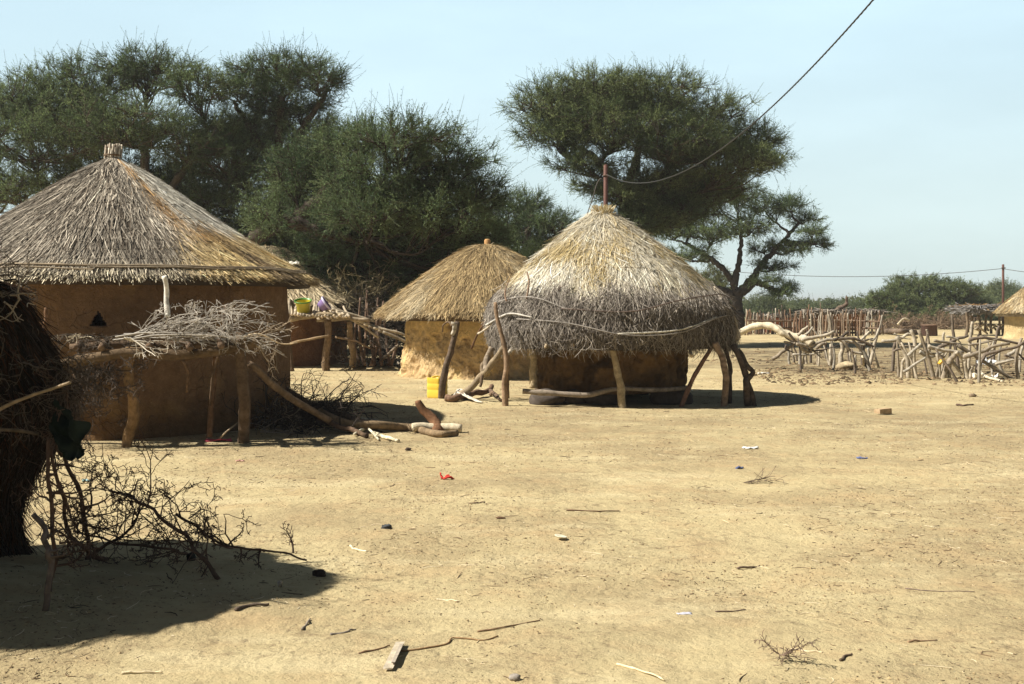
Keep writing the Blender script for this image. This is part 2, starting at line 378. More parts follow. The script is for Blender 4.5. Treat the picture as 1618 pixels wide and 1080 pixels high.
def thatch(mb, ctr, f, tot, n, L, w, colf, thick=.05, lift=.03, lean=.25, s0=0., s1=1., seed=0, amp=.02, over=.04, rag=.05, flare=.02, K=4, bend=.3, ragf=7):
    """n flat straws laid down the slope of a roof"""
    s = np.linspace(max(s0-.02, .005), s1, 400); r, _ = f(s)
    cdf = np.cumsum(r+.08); cdf /= cdf[-1]
    st = np.interp(rng.random(n), cdf, s)
    th = rng.random(n)*2*np.pi
    ln = L*rng.uniform(.5, 1.15, n)/tot
    b = st-ln*.5
    end = 1+(over+rag*rng.normal(0, .6, n)+rag*1.6*fbm(np.stack([np.cos(th), np.sin(th), 0*th], -1), ragf, 3, seed+3))/tot
    e = np.minimum(b+ln, end)
    b = np.clip(np.minimum(b, e-ln*.4), .004, None)
    u = np.linspace(0, 1, K)
    S = b[:, None]+(e-b)[:, None]*u
    r, z = f(S)
    dth = rng.normal(0, lean, n)*(e-b)*tot
    R0 = np.maximum(f((b+e)/2)[0], .06)
    TH = th[:, None]+(dth/R0)[:, None].clip(-.6, .6)*(u+bend*(u**2-u)*rng.normal(0, 1, (n, 1)))
    k = lump(TH, S, amp, seed)
    up = rng.random(n)*thick
    off = up[:, None]+lift*rng.random(n)[:, None]*u**2+flare*np.maximum(S-.93, 0)*3
    x, y = r*k*np.cos(TH), r*k*np.sin(TH)
    d = .01; r2, z2 = f(S+d); dr, dz = r2-r, z2-z; nn = np.hypot(dr, dz)+1e-9
    nr, nz = -dz/nn, dr/nn
    P = np.stack([x+nr*np.cos(TH)*off, y+nr*np.sin(TH)*off, z+nz*off], -1)+A(*ctr)
    side = np.stack([-np.sin(TH), np.cos(TH), 0*TH], -1)
    nrm = np.stack([nr*np.cos(TH), nr*np.sin(TH), nz], -1)
    tl = rng.normal(0, .3, (n, 1, 1)); side = unit(side+nrm*tl)
    wd = (w*rng.uniform(.5, 1.4, n))[:, None]*np.array([.8, 1, 1, .55])[:K] if K == 4 else np.full((n, K), w)
    v = np.stack([P-side*wd[..., None]/2, P+side*wd[..., None]/2], 2).reshape(-1, 3)
    i, kk = np.meshgrid(np.arange(n), np.arange(K-1), indexing='ij'); o = (i*K+kk)*2
    q = np.stack([o, o+1, o+3, o+2], -1).reshape(-1, 4)
    c = colf(th, (b+e)/2, rng.random(n))
    mb.add(v, q, None, np.repeat(c, K*2, 0))
def roof_core(mb, ctr, f, c, seed, amp, t=.09, n=120):
    s = np.concatenate([np.linspace(.004, 1.0, 40)]); th = np.arange(n)/n*2*np.pi
    S, T = np.meshgrid(s, th, indexing='ij')
    r, z = f(S); k = lump(T, S, amp, seed)
    top = np.stack([r*k*np.cos(T), r*k*np.sin(T), z], -1)
    tt = t*(.3+.7*S)
    bot = np.stack([r*k*np.cos(T)*.985, r*k*np.sin(T)*.985, z-tt*1.2], -1)[::-1]
    v = np.concatenate([top, bot]); m = len(v)
    i, j = np.meshgrid(np.arange(m-1), np.arange(n), indexing='ij'); j2 = (j+1) % n
    q = np.stack([i*n+j, (i+1)*n+j, (i+1)*n+j2, i*n+j2], -1).reshape(-1, 4)
    mb.add(v.reshape(-1, 3)+A(*ctr), q, None, c)
def mix3(a, b, t):
    t = np.asarray(t)[..., None]; return np.asarray(a)*(1-t)+np.asarray(b)*t
def sstep(a, b, x): t = np.clip((x-a)/(b-a), 0, 1); return t*t*(3-2*t)
def angle_to_camera(ctr, th):
    """angle round the hut from the side that faces the yard, positive to the right"""
    a0 = math.atan2(-ctr[1], -ctr[0]); return (th-a0+np.pi) % (2*np.pi)-np.pi
def mud_wall(mb, ctr, Rb, Rt, Hh, colf, rough, seed, step=.03, hole=None, thick=.16, foot=.06):
    n = int(2*np.pi*Rb/step); nz = int(Hh/step)
    th = np.arange(n)/n*2*np.pi; z = np.linspace(-.08, Hh, nz)
    T, Z = np.meshgrid(th, z, indexing='ij')
    R = Rb+(Rt-Rb)*np.clip(Z/Hh, 0, 1)+foot*np.exp(-np.clip(Z, 0, 9)/.10)
    p = np.stack([R*np.cos(T), R*np.sin(T), Z], -1)
    R = R+.05*fbm(p, .7, 2, seed)+rough(p, Z, T)
    v = np.stack([R*np.cos(T), R*np.sin(T), Z], -1)
    vi = np.stack([(R-thick)*np.cos(T), (R-thick)*np.sin(T), Z], -1)
    i, j = np.meshgrid(np.arange(n), np.arange(nz-1), indexing='ij'); i2 = (i+1) % n
    q = np.stack([i*nz+j, i2*nz+j, i2*nz+j+1, i*nz+j+1], -1)
    c = colf(p, Z, T)
    m = n*nz
    if hole is not None:
        cut = hole(T, Z)                                         # vertices inside the opening
        keep = ~(cut[i, j] & cut[i2, j] & cut[i2, j+1] & cut[i, j+1])
        qo = q[keep]; edge = []
        kk = keep
        for a in range(n):
            for b_ in range(nz-1):
                if kk[a, b_]: continue
                Q = q[a, b_]
                nb = [kk[a, b_-1], kk[(a+1) % n, b_], kk[a, min(b_+1, nz-2)], kk[a-1, b_]]
                for e in range(4):
                    if nb[e]: edge.append((Q[e], Q[(e+1) % 4], Q[(e+1) % 4]+m, Q[e]+m))
        mb.add(np.concatenate([v.reshape(-1, 3), vi.reshape(-1, 3)])+A(*ctr), np.concatenate([qo, qo[:, ::-1]+m, np.array(edge)]), None,
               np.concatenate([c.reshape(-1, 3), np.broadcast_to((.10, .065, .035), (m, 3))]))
    else:
        q = q.reshape(-1, 4)
        top = np.array([(a*nz+nz-1, ((a+1) % n)*nz+nz-1, ((a+1) % n)*nz+nz-1+m, a*nz+nz-1+m) for a in range(n)])
        mb.add(np.concatenate([v.reshape(-1, 3), vi.reshape(-1, 3)])+A(*ctr), np.concatenate([q, q[:, ::-1]+m, top]), None, np.concatenate([c.reshape(-1, 3)]*2))
def ring_rod(mb, ctr, f, s, off, r, c, t0=0, t1=6.283, seed=0, amp=.02, wav=.02, K=None):
    K = K or int(26*(t1-t0)/1.5)
    t = np.linspace(t0, t1, K); S = s+wav*fbm(np.stack([np.cos(t)*2, np.sin(t)*2, 0*t], -1), 1.5, 3, seed+31)*2
    R, Z = f(S); k = lump(t, S, amp, seed)
    p = np.stack([(R*k+off)*np.cos(t), (R*k+off)*np.sin(t), Z+off*.7], -1)+A(*ctr)
    col = np.asarray(c)*(1+.25*rng.normal(0, .6, (K, 1)).clip(-1, 1))
    tubes(mb, p[None], (r*(1+.25*rng.normal(0, .5, K)).clip(.5, 1.6))[None], col[None].clip(.01, .9), 5)

# --- large hut on the left
c1 = A((180-CX)/F*16.25, 16.25, 0); c1[2] = 0
big = thing('mud_hut', c1, 'large round mud hut with grey and golden straw roof and small triangular window', 'hut', 'round mud huts')
f1, t1_ = smooth_prof([(.05, 3.70), (.55, 3.41), (1.3, 2.90), (2.1, 2.37), (2.78, 1.965)])
def wall1(p, Z, T): return .035*fbm(p, 2.2, 4, 41)*1.0+.008*fbm(p, 11, 3, 42)-.05*sstep(.5, .1, Z+.3*fbm(p, 2, 3, 44))*(.4+.6*vn(p, 7, 45))
def col1(p, Z, T):
    a = mix3((.235, .145, .082), (.17, .104, .06), sstep(-.3, .3, fbm(p, 1.1, 3, 46)))
    a = mix3(a, (.12, .07, .035), sstep(.18, .42, fbm(p*A(1, 1, .16), 3.2, 4, 49))*sstep(.9, 2.0, Z+.4*fbm(p, 2, 2, 52))*.8)   # rain streaks below the eave
    a = mix3(a, (.35, .225, .11), sstep(.1, .5, fbm(p, 2.3, 4, 47))*.7)
    return mix3(a, (.19, .11, .052), sstep(.45, .1, Z+.25*fbm(p, 2.5, 3, 48)))
A1 = math.atan2(-c1[1], -c1[0])
wp = W(155, 503, 13.85)-c1; wth, wz = math.atan2(wp[1], wp[0]), wp[2]
def hole1(T, Z):
    da = ((T-wth+np.pi) % (2*np.pi)-np.pi)*2.45; dz = Z-wz
    return (dz > -.11) & (np.abs(da) < (.135-(dz+.11)*.58).clip(0))
mb = MB(); mud_wall(mb, c1, 2.50, 2.42, 2.10, col1, wall1, 40, step=.022, hole=hole1); mb.build('wall', M['mud'], big)
def straw1(th, s, u):
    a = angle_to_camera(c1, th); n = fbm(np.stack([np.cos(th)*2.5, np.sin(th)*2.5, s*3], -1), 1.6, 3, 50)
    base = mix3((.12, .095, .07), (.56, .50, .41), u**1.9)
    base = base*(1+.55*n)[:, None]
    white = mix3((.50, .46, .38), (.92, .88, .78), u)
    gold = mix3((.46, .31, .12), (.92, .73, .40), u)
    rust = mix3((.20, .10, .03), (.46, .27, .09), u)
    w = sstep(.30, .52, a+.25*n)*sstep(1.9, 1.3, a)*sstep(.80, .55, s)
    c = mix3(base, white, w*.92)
    c = mix3(c, (.80, .70, .50), sstep(.86, .98, s)*.75*(u > .3))
    lo = np.where(s < .62, .44, .44-(s-.62)*1.0)
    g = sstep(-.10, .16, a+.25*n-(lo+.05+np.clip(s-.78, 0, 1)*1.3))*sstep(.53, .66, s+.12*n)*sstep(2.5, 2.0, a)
    c = mix3(c, gold, g*.95)
    c = mix3(c, (.16, .11, .07), g*sstep(.12, .3, n)*.8)
    st = np.exp(-((a-.49+.12*n-.08*(s-.4))/(.07+.05*s))**2)*sstep(.62, .5, s)+.9*np.exp(-((a-.66)/.22)**2-((s-.63)/.07)**2)
    c = mix3(c, rust, st.clip(0, 1)*.95)
    c = c*(1+.5*fbm(np.stack([np.cos(th)*16, np.sin(th)*16, s*7], -1), 1.5, 3, 53))[:, None]
    return (c*rng.uniform(.5, 1.3, (len(th), 1))).clip(.01, .92)
mb = MB(); roof_core(mb, c1, f1, (.055, .04, .028), 51, .022, .07)
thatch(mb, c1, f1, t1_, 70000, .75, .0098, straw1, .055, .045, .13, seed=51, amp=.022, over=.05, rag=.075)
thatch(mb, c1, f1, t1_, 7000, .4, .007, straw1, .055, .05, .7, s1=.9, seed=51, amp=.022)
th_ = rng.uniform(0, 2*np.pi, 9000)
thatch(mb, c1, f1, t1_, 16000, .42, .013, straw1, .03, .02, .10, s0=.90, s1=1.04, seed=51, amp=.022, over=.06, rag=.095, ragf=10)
roof1 = mb.build('roof', M['straw'], big, smooth=False)
mb = MB()
for k, s in enumerate((.30, .42, .53, .63, .71, .79, .86)): 
    for q in range(3): ring_rod(mb, c1, f1, s+rng.normal(0, .004), .052, .0045, (.11, .085, .06), t0=q*2.1+rng.uniform(0, .3), t1=q*2.1+rng.uniform(1.5, 2.0), seed=51, amp=.022, wav=.022)
mb.build('binding', M['twig'], roof1)
mb = MB()
for k in range(3): ring_rod(mb, c1, f1, .935+.012*k, .075, .017-.003*k, (.30, .24, .17), seed=51, amp=.022, wav=.010+.006*k, t0=k*2.1+A1-2.2, t1=k*2.1+A1+2.0)
mb.build('eave_rod', M['wood'], roof1)
mb = MB(); fp = W(180, 232, 16.25)
a_ = rng.uniform(0, 6.28, 120); rr = .115*np.sqrt(rng.random(120)); zz = rng.uniform(-.06, .05, 120)
tubes(mb, np.stack([np.stack([fp[0]+rr*.9*np.cos(a_)-.05, fp[1]+rr*.9*np.sin(a_), 0*a_+fp[2]-.42], -1), np.stack([fp[0]+rr*np.cos(a_), fp[1]+rr*np.sin(a_), fp[2]+zz], -1)], 1), .013, mix3((.25, .20, .15), (.62, .56, .46), rng.random(120)), 4, True)
for z_ in (.12, .2): lathe(mb, fp-A(.02, 0, z_), [(.118, -.012), (.126, 0), (.118, .012)], 16, (.16, .11, .07))
mb.build('finial', M['straw'], roof1)

# --- middle hut
c2 = A((768-CX)/F*26.7, 26.7, 0)
mid = thing('mud_hut', c2, 'round ochre mud hut with peeling plaster and shaggy brown thatch behind the yellow jerrycan', 'hut', 'round mud huts')
f2, t2_ = smooth_prof([(.05, 2.98), (.32, 2.91), (.76, 2.70), (1.34, 2.29), (1.93, 1.84), (2.40, 1.42)])
def peel(p, Z): return sstep(.02, .07, fbm(p, 1.3, 4, 61)*.8+(.93-Z)*.62)
def wall2(p, Z, T):
    k = peel(p, Z); return -.04*k+k*.10*fbm(p, 6, 5, 62)+k*.03*np.abs(vn(p, 14, 68))+.012*fbm(p, 2.5, 3, 63)-.02*k*sstep(.05, .3, fbm(p, 7, 2, 64))
def col2(p, Z, T):
    k = peel(p, Z)
    a = mix3((.62, .45, .215), (.56, .39, .18), sstep(-.3, .3, fbm(p, 2, 3, 65)))
    b = mix3((.54, .39, .21), (.42, .29, .15), sstep(-.2, .3, fbm(p, 4, 3, 66)))
    b = mix3(b, a, sstep(.1, .3, fbm(p, 3.1, 3, 67))*.8)
    return mix3(a, b, k)
mb = MB(); mud_wall(mb, c2, 1.98, 1.82, 1.75, col2, wall2, 60, step=.022, foot=.08); mb.build('wall', M['mud'], mid)
def straw2(th, s, u):
    n = fbm(np.stack([np.cos(th)*3, np.sin(th)*3, s*2.5], -1), 2, 3, 70)
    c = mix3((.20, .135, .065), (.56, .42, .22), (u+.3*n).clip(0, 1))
    c = mix3(c, (.60, .54, .40), sstep(.15, .4, n)*.5)
    c = c*(1+.6*fbm(np.stack([np.cos(th)*13, np.sin(th)*13, s*6], -1), 1.5, 3, 73))[:, None]
    return (c*rng.uniform(.6, 1.3, (len(th), 1))).clip(.01, .9)
mb = MB(); roof_core(mb, c2, f2, (.09, .06, .032), 71, .02, .12)
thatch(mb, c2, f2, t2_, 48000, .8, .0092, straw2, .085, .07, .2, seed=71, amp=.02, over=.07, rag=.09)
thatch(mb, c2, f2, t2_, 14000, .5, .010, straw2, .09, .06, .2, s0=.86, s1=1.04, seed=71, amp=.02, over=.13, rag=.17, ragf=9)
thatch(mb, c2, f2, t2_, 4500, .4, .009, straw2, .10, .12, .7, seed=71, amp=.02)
roof2 = mb.build('roof', M['straw'], mid, smooth=False)
mb = MB(); fp = W(770, 384, 26.7)
lathe(mb, fp, [(0, .10), (.05, .10), (.075, .07), (.07, -.05), (.09, -.15), (.03, -.22)], 14, (.42, .24, .10), .1, 9, 3)
mb.build('finial', M['straw'], roof2)

# --- granary on stones
c3 = A((966-CX)/F*19.9, 19.9, 0)
gra = thing('granary', c3, 'low round granary hut raised on dark stones, straw dome roof ringed with grey brushwood', 'granary')
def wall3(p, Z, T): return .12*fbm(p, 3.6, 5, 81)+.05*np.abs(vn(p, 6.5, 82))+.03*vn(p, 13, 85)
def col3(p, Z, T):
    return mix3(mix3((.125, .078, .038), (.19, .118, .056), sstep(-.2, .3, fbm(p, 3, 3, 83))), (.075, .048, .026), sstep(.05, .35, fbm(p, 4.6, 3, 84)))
def lean3(mb):                                                    # the whole roof sags a little to the left
    for v in mb.v: v[:, 0] -= .072*np.maximum(v[:, 2]-1.0, 0)
    return mb
c3b = c3+A(0, 0, .25)
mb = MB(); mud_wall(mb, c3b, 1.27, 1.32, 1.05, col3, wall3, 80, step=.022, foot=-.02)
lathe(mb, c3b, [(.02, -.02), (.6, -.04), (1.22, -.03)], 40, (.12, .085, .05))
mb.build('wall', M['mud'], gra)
f3, t3_ = smooth_prof([(.06, 3.27), (.30, 3.10), (.63, 2.87), (1.35, 2.28), (1.76, 1.84), (1.97, 1.53), (2.02, 1.24), (2.08, 1.04)])
def straw3(th, s, u):
    n = fbm(np.stack([np.cos(th)*3, np.sin(th)*3, s*3], -1), 1.8, 4, 90)
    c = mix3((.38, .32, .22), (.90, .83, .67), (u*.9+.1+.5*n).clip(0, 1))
    c = mix3(c, (.90, .87, .77), sstep(.05, .3, n)*.8)
    c = mix3(c, mix3((.40, .28, .10), (.62, .48, .20), u), sstep(-.08, -.28, n)*.8)
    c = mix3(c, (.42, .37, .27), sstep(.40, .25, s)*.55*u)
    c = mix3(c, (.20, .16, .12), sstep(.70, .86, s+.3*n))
    c = c*(1+.6*fbm(np.stack([np.cos(th)*13, np.sin(th)*13, s*7], -1), 1.5, 3, 93))[:, None]
    return (c*rng.uniform(.55, 1.25, (len(th), 1))).clip(.01, .92)
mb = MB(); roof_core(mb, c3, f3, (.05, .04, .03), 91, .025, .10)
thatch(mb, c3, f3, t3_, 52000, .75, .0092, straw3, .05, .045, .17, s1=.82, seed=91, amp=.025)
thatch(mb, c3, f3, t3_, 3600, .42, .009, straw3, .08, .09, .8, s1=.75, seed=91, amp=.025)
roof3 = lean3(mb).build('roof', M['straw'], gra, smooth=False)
def brush_twigs(mb, ctr, f, tot, n, seed, s0, s1):
    th = rng.random(n)*2*np.pi; n_ = fbm(np.stack([np.cos(th)*4, np.sin(th)*4, 0*th], -1), 1.5, 3, seed)
    s = s0+.16*n_+.05*rng.normal(0, 1, n); s = s+(s1-s)*rng.random(n)**.85
    L = rng.uniform(.16, .42, n); K = 5; u = np.linspace(0, 1, K)
    cur = rng.normal(0, .16, n); dt = rng.normal(0, .30, n)
    S = np.minimum(s[:, None]+L[:, None]/tot*u, 1.045+.05*n_[:, None]+.03*rng.normal(0, 1, (n, 1)))
    R, Z = f(S); TH = th[:, None]+(dt[:, None]*u+cur[:, None]*np.sin(u*3.0+rng.uniform(0, 3, (n, 1))))*L[:, None]/1.6
    off = .03+.13*rng.random(n)[:, None]+(.05*rng.normal(0, 1, (n, 1)))*u**2
    drop = np.maximum(S-.96, 0)*tot
    P = np.stack([(R+off-.5*drop)*np.cos(TH), (R+off-.5*drop)*np.sin(TH), Z+off*.5-.15*drop], -1)+A(*ctr)
    c = mix3((.13, .11, .095), (.58, .52, .45), rng.random(n)**1.7)
    tubes(mb, P, np.outer(rng.uniform(.0028, .0062, n), [1, 1, .8, .7, .4]), c, 3)
mb = MB(); brush_twigs(mb, c3, f3, t3_, 17000, 92, .72, .99)
n = 650; th = rng.random(n)*6.283; fr, fz = f3(np.full(n, .97)); rr = fr+rng.uniform(-.05, .12, n); L = rng.uniform(.08, .34, n)*rng.random(n)**.5
p0 = np.stack([rr*np.cos(th), rr*np.sin(th), fz+.04], -1)+c3; p2 = p0+np.stack([rng.normal(0, .07, n), rng.normal(0, .07, n), -L], -1); p1 = (p0+p2)/2+rng.normal(0, .025, (n, 3))
tubes(mb, np.stack([p0, p1, p2], 1), [[.006, .005, .003]], mix3((.14, .12, .10), (.60, .52, .42), rng.random(n)**1.5), 3)
skirt = lean3(mb).build('brushwood_skirt', M['twig'], gra)
ac = math.atan2(-c3[1], -c3[0])
def rod3(pts, r, c):
    """a bent rod over the skirt from (photo angle round the roof, slope position) points"""
    p = []
    for a, s in pts:
        R, Z = f3(s); p.append((c3[0]+(R+.19)*math.cos(ac+a), c3[1]+(R+.19)*math.sin(ac+a), Z+.10))
    mb = MB(); stick(mb, p, r*.75, r*.5, np.asarray(c)*.85, S=6, K=22, wob=.06); lean3(mb).build('bent_rod', M['wood'], gra)
rod3([(-1.5, .90), (-1.0, .815), (-.62, .79), (-.3, .86)], .018, (.34, .31, .28))
rod3([(-1.25, .95), (-.85, .885), (-.6, .90)], .026, (.62, .58, .52))
rod3([(-.75, .91), (-.3, .93), (.1, .99), (.5, .98), (.95, .90), (1.5, .90)], .017, (.30, .27, .24))
rod3([(.05, .985), (.5, .965), (.9, .90)], .022, (.62, .57, .47))
rod3([(-.35, .855), (.15, .87), (.55, .81), (1.1, .77), (1.6, .80)], .017, (.17, .13, .11))
rod3([(1.2, .9), (2.2, .88), (3.3, .9), (4.2, .88), (4.9, .91)], .017, (.28, .25, .22))
mb = MB()
for k, s in enumerate((.2, .33, .45, .57)): 
    for q in range(3): ring_rod(mb, c3, f3, s+rng.normal(0, .01), .055, .004, (.24, .18, .11), t0=q*2.1+rng.uniform(0, .5), t1=q*2.1+rng.uniform(1.2, 2.0), seed=91, amp=.025, wav=.04)
lean3(mb).build('binding', M['twig'], roof3)
mb = MB(); n = 260; th = rng.random(n)*6.283; fp = W(952, 338, 19.85)
b = np.stack([.03*np.cos(th), .03*np.sin(th), 0*th-.08], -1)+fp
sp = rng.random(n)**.7*.22
e = b+np.stack([np.cos(th)*sp, np.sin(th)*sp, rng.uniform(.05, .25, n)], -1); m_ = (b+e)/2+rng.normal(0, .02, (n, 3))
tubes(mb, np.stack([b, m_, e], 1), .007, mix3((.40, .30, .14), (.75, .66, .45), rng.random(n)), 3)
for k in range(3): lathe(mb, fp+A(0, 0, -.14-.09*k), [(.07+.06*k, .03), (.12+.06*k, 0), (.09+.06*k, -.04)], 22, (.50, .36, .18), .2, 12, k)
mb.build('straw_tuft', M['straw'], roof3)
# legs of the granary roof
def leg(pts, r0, r1, c, name='leg', parent=gra, S=8, K=None):
    mb = MB(); stick(mb, pts, r0, r1, c, S=S, K=K or 5*len(pts)+4); return mb.build(name, M['bark'], parent)
dk, md, pl = (.12, .085, .055), (.24, .175, .11), (.46, .38, .27)
leg([G(799, 642, -.05), W(797, 600, 18.3), W(800, 560, 18.3), W(786, 505, 18.35), W(783, 478, 18.4)], .05, .03, (.27, .185, .12))
leg([G(985, 644, -.05), W(981, 610, 18.1), W(974, 580, 18.05), W(966, 540, 18.0), W(964, 520, 18.0)], .062, .05, (.36, .29, .19))
leg([G(1075, 643, -.05), W(1092, 605, 18.3), W(1108, 575, 18.4), W(1128, 540, 18.5)], .04, .03, (.22, .13, .09))
leg([G(1143, 643, -.05), W(1147, 605, 18.2), W(1143, 570, 18.2), W(1130, 540, 18.2)], .058, .05, (.25, .18, .13))
leg([G(1152, 637, -.05), W(1153, 600, 18.9), W(1154, 580, 18.9), W(1146, 548, 18.9)], .04, .036, (.10, .075, .06))
leg([G(1182, 641, -.05), W(1180, 608, 18.3), W(1178, 592, 18.4), W(1168, 566, 18.4), W(1158, 545, 18.5)], .055, .05, (.10, .075, .06))
leg([G(1193, 642, -.05), W(1186, 615, 18.35), W(1181, 600, 18.35), W(1189, 588, 18.35), W(1180, 575, 18.4), W(1166, 552, 18.5)], .045, .04, (.09, .07, .055))
leg([G(802, 628, -.05), W(801, 590, 19.8), W(803, 545, 19.8)], .035, .03, (.2, .14, .09))
leg([W(843, 612, 19.0), W(842, 580, 19.0), W(838, 540, 19.0)], .065, .055, (.48, .38, .24))
leg([W(800, 562, 18.7), W(815, 545, 18.8), W(832, 530, 18.9)], .035, .035, (.55, .49, .40), 'rafter_end')
for (a, b_, c_) in (((905, 545), (897, 530), .03), ((940, 552), (936, 535), .035), ((952, 548), (958, 538), .03), ((1093, 562), (1088, 545), .03), ((862, 548), (868, 535), .025), ((1046, 548), (1042, 535), .025)):
    leg([W(*a, 17.95), W(*b_, 18.5)], c_, c_, (.42, .33, .22), 'rafter_end')
leg([W(1165, 535, 19.2), W(1155, 500, 19.2), W(1143, 470, 19.4), W(1128, 455, 19.6)], .07, .05, (.40, .34, .26), 'rafter_end')
leg([W(826, 618, 18.35), W(870, 621, 18.3), W(920, 624, 18.28), W(975, 614, 18.3), W(1040, 616, 18.4), W(1085, 612, 18.6)], .045, .035, (.26, .215, .17), 'foot_beam')
leg([W(845, 614, 20.8), W(940, 616, 21), W(1085, 612, 20.8)], .05, .045, (.2, .15, .11), 'foot_beam')
leg([W(800, 475, 18.6), W(798, 460, 18.7), W(806, 440, 18.8)], .015, .008, (.24, .16, .11), 'rafter_end')
leg([W(832, 472, 18.45), W(836, 445, 18.55), W(833, 430, 18.65)], .018, .012, (.30, .21, .15), 'rafter_end')
leg([W(873, 470, 18.25), W(885, 455, 18.35), W(898, 440, 18.5)], .022, .012, (.17, .12, .09), 'rafter_end')
# stones under it
for k, (px, py, d, r, lab) in enumerate((
        (864, 627, 18.75, (.32, .25, .17), 'dark stone under the left end of the granary, beneath its foot beam'),
        (908, 628, 18.95, (.27, .25, .17), 'dark stone under the granary, second from its left end'),
        (955, 626, 18.85, (.33, .25, .19), 'dark stone under the granary right behind its middle front leg'),
        (1062, 627, 18.80, (.38, .28, .18), 'big dark stone under the right end of the granary'),
        (1010, 620, 20.8, (.2, .15, .15), 'dark stone under the far side of the granary, seen through the gap'))):
    x, y = (px-CX)/F*d, d; mb = MB(); blob(mb, (x, y, .085+float(gh(x, y))), r, (.085, .07, .06), .16, 1.5, seed=k+3)
    tag(mb.build('support_stone', M['rock']), lab, 'stone', 'stones under the granary')
# ---------------------------------------------------------------- platform and dry branches in front of the large hut
wood_dark, wood_br, wood_gold, wood_pale, wood_grey = (.13, .09, .06), (.22, .15, .09), (.42, .26, .10), (.60, .53, .42), (.30, .27, .235)
rk = G(205, 706)
rack = thing('storage_rack', rk, 'wooden post and beam rack in front of the large hut, dry branches heaped on it', 'rack')
def part(name, pts, r0, r1, c, parent, m='bark', S=8, K=None, **kw):
    mb = MB(); stick(mb, pts, r0, r1, c, S=S, K=K, **kw); return mb.build(name, M[m], parent)
part('post', [G(203, 707, -.1), W(203, 690, 13.1), W(211, 655, 13.1), W(208, 620, 13.1), W(203, 585, 13.1), W(206, 548, 13.1)], .062, .055, (.27, .17, .085), rack, wob=.07)
part('post', [G(385, 700, -.1), W(386, 650, 13.3), W(384, 600, 13.3), W(381, 560, 13.3), W(383, 525, 13.3)], .07, .066, (.13, .09, .06), rack, wob=.06)
part('post', [W(331, 690, 13.6), W(334, 640, 13.6), W(339, 590, 13.6), W(341, 552, 13.6)], .035, .03, (.15, .09, .055), rack)
part('post', [W(120, 700, 13.4), W(118, 620, 13.4), W(124, 560, 13.4)], .05, .045, wood_dark, rack)
part('beam', [W(96, 578, 12.9), W(150, 566, 13.0), W(205, 558, 13.05), W(290, 560, 13.15), W(380, 548, 13.3), W(412, 538, 13.35)], .066, .055, (.15, .105, .065), rack, K=26)
part('beam', [W(110, 549, 13.35), W(200, 543, 13.45), W(300, 545, 13.5), W(390, 540, 13.8)], .05, .045, wood_dark, rack, K=22)
for a, b in (((120, 556), (128, 536)), ((160, 556), (168, 534)), ((235, 554), (240, 536)), ((300, 556), (296, 538)), ((350, 552), (345, 534))):
    part('crossbar', [W(a[0], a[1]-6, 12.95), W((a[0]+b[0])/2, b[1]+6, 13.3), W(b[0], b[1]+6, 13.75)], .04, .035, (.16, .11, .075), rack)
part('hanging_hook', [W(283, 566, 13.15), W(293, 575, 13.1), W(297, 595, 13.1), W(295, 620, 13.1)], .022, .012, (.16, .10, .06), rack)
part('hanging_hook', [W(346, 560, 13.35), W(341, 575, 13.4), W(335, 600, 13.45), W(332, 640, 13.5)], .016, .012, wood_dark, rack)
mb = MB(); stick(mb, [W(266, 500, 13.45), W(263, 470, 13.5), W(260, 436, 13.45)], .034, .03, (.78, .74, .66)); tag(mb.build('peeled_pole', M['wood']), 'short white peeled pole propped upright under the eave of the large hut', 'pole')
mb = MB(); stick(mb, [W(360, 548, 13.5), W(357, 510, 13.5), W(358, 482, 13.5)], .04, .035, (.10, .07, .05)); tag(mb.build('upright_post', M['bark']), 'dark upright post rising through the grey branches on the rack', 'post')
mb = MB(); stick(mb, [W(63, 560, 12.6), W(68, 530, 12.6), W(72, 505, 12.6), W(73, 486, 12.6)], .03, .02, (.17, .10, .06)); tag(mb.build('upright_post', M['bark']), 'thin crooked reddish stake standing left of the triangular window', 'post')

def shrub_branch(P, R, C, p0, dirv, L, r0, depth, K=6, zig=.22, kids=(3, 6), spread=.7, droop=0.0, colr=(.3, .3, .3), minr=.0025):
    """a bare branch with side twigs, gathered as polylines of K points"""
    u = np.linspace(0, 1, K)
    d = unit(np.asarray(dirv, float)); pts = [np.asarray(p0, float)]
    for k in range(K-1):
        d = unit(d+rng.normal(0, zig, 3)+A(0, 0, -droop)); pts.append(pts[-1]+d*L/(K-1))
    pts = np.array(pts); P.append(pts); R.append(np.maximum(r0*(1-.72*u), minr)); C.append(np.asarray(colr)*rng.uniform(.65, 1.3))
    if depth > 0:
        for _ in range(rng.integers(*kids)):
            k = rng.integers(1, K); t = unit(pts[min(k, K-1)]-pts[k-1])
            nd = unit(t*.75+rng.normal(0, spread, 3))
            shrub_branch(P, R, C, pts[k], nd, L*rng.uniform(.3, .6), r0*(1-.72*u[k])*.62, depth-1, K, zig*1.15, kids, spread, droop, colr, minr)
def branch_obj(name, specs, m, parent=None, S=4, keep=None):
    P, R, C = [], [], []
    for s in specs: shrub_branch(P, R, C, **s)
    if keep is not None:
        k = [i for i in range(len(P)) if keep(P[i])]; P, R, C = [P[i] for i in k], [R[i] for i in k], [C[i] for i in k]
    mb = MB(); tubes(mb, np.array(P), np.array(R), np.array(C), S); return mb.build(name, M[m], parent)
grey = (.40, .365, .32)
sp = []
for k in range(9):
    y0 = rng.uniform(0, 1)
    sp.append(dict(p0=W(rng.uniform(175, 205), rng.uniform(527, 538), 13.0+rng.uniform(0, .35)), dirv=(1, rng.normal(.05, .12), rng.uniform(.08, .30)), L=rng.uniform(.8, 1.35), r0=.011, depth=3, zig=.09, spread=.34, kids=(3, 7), colr=grey, droop=.035, minr=.003))
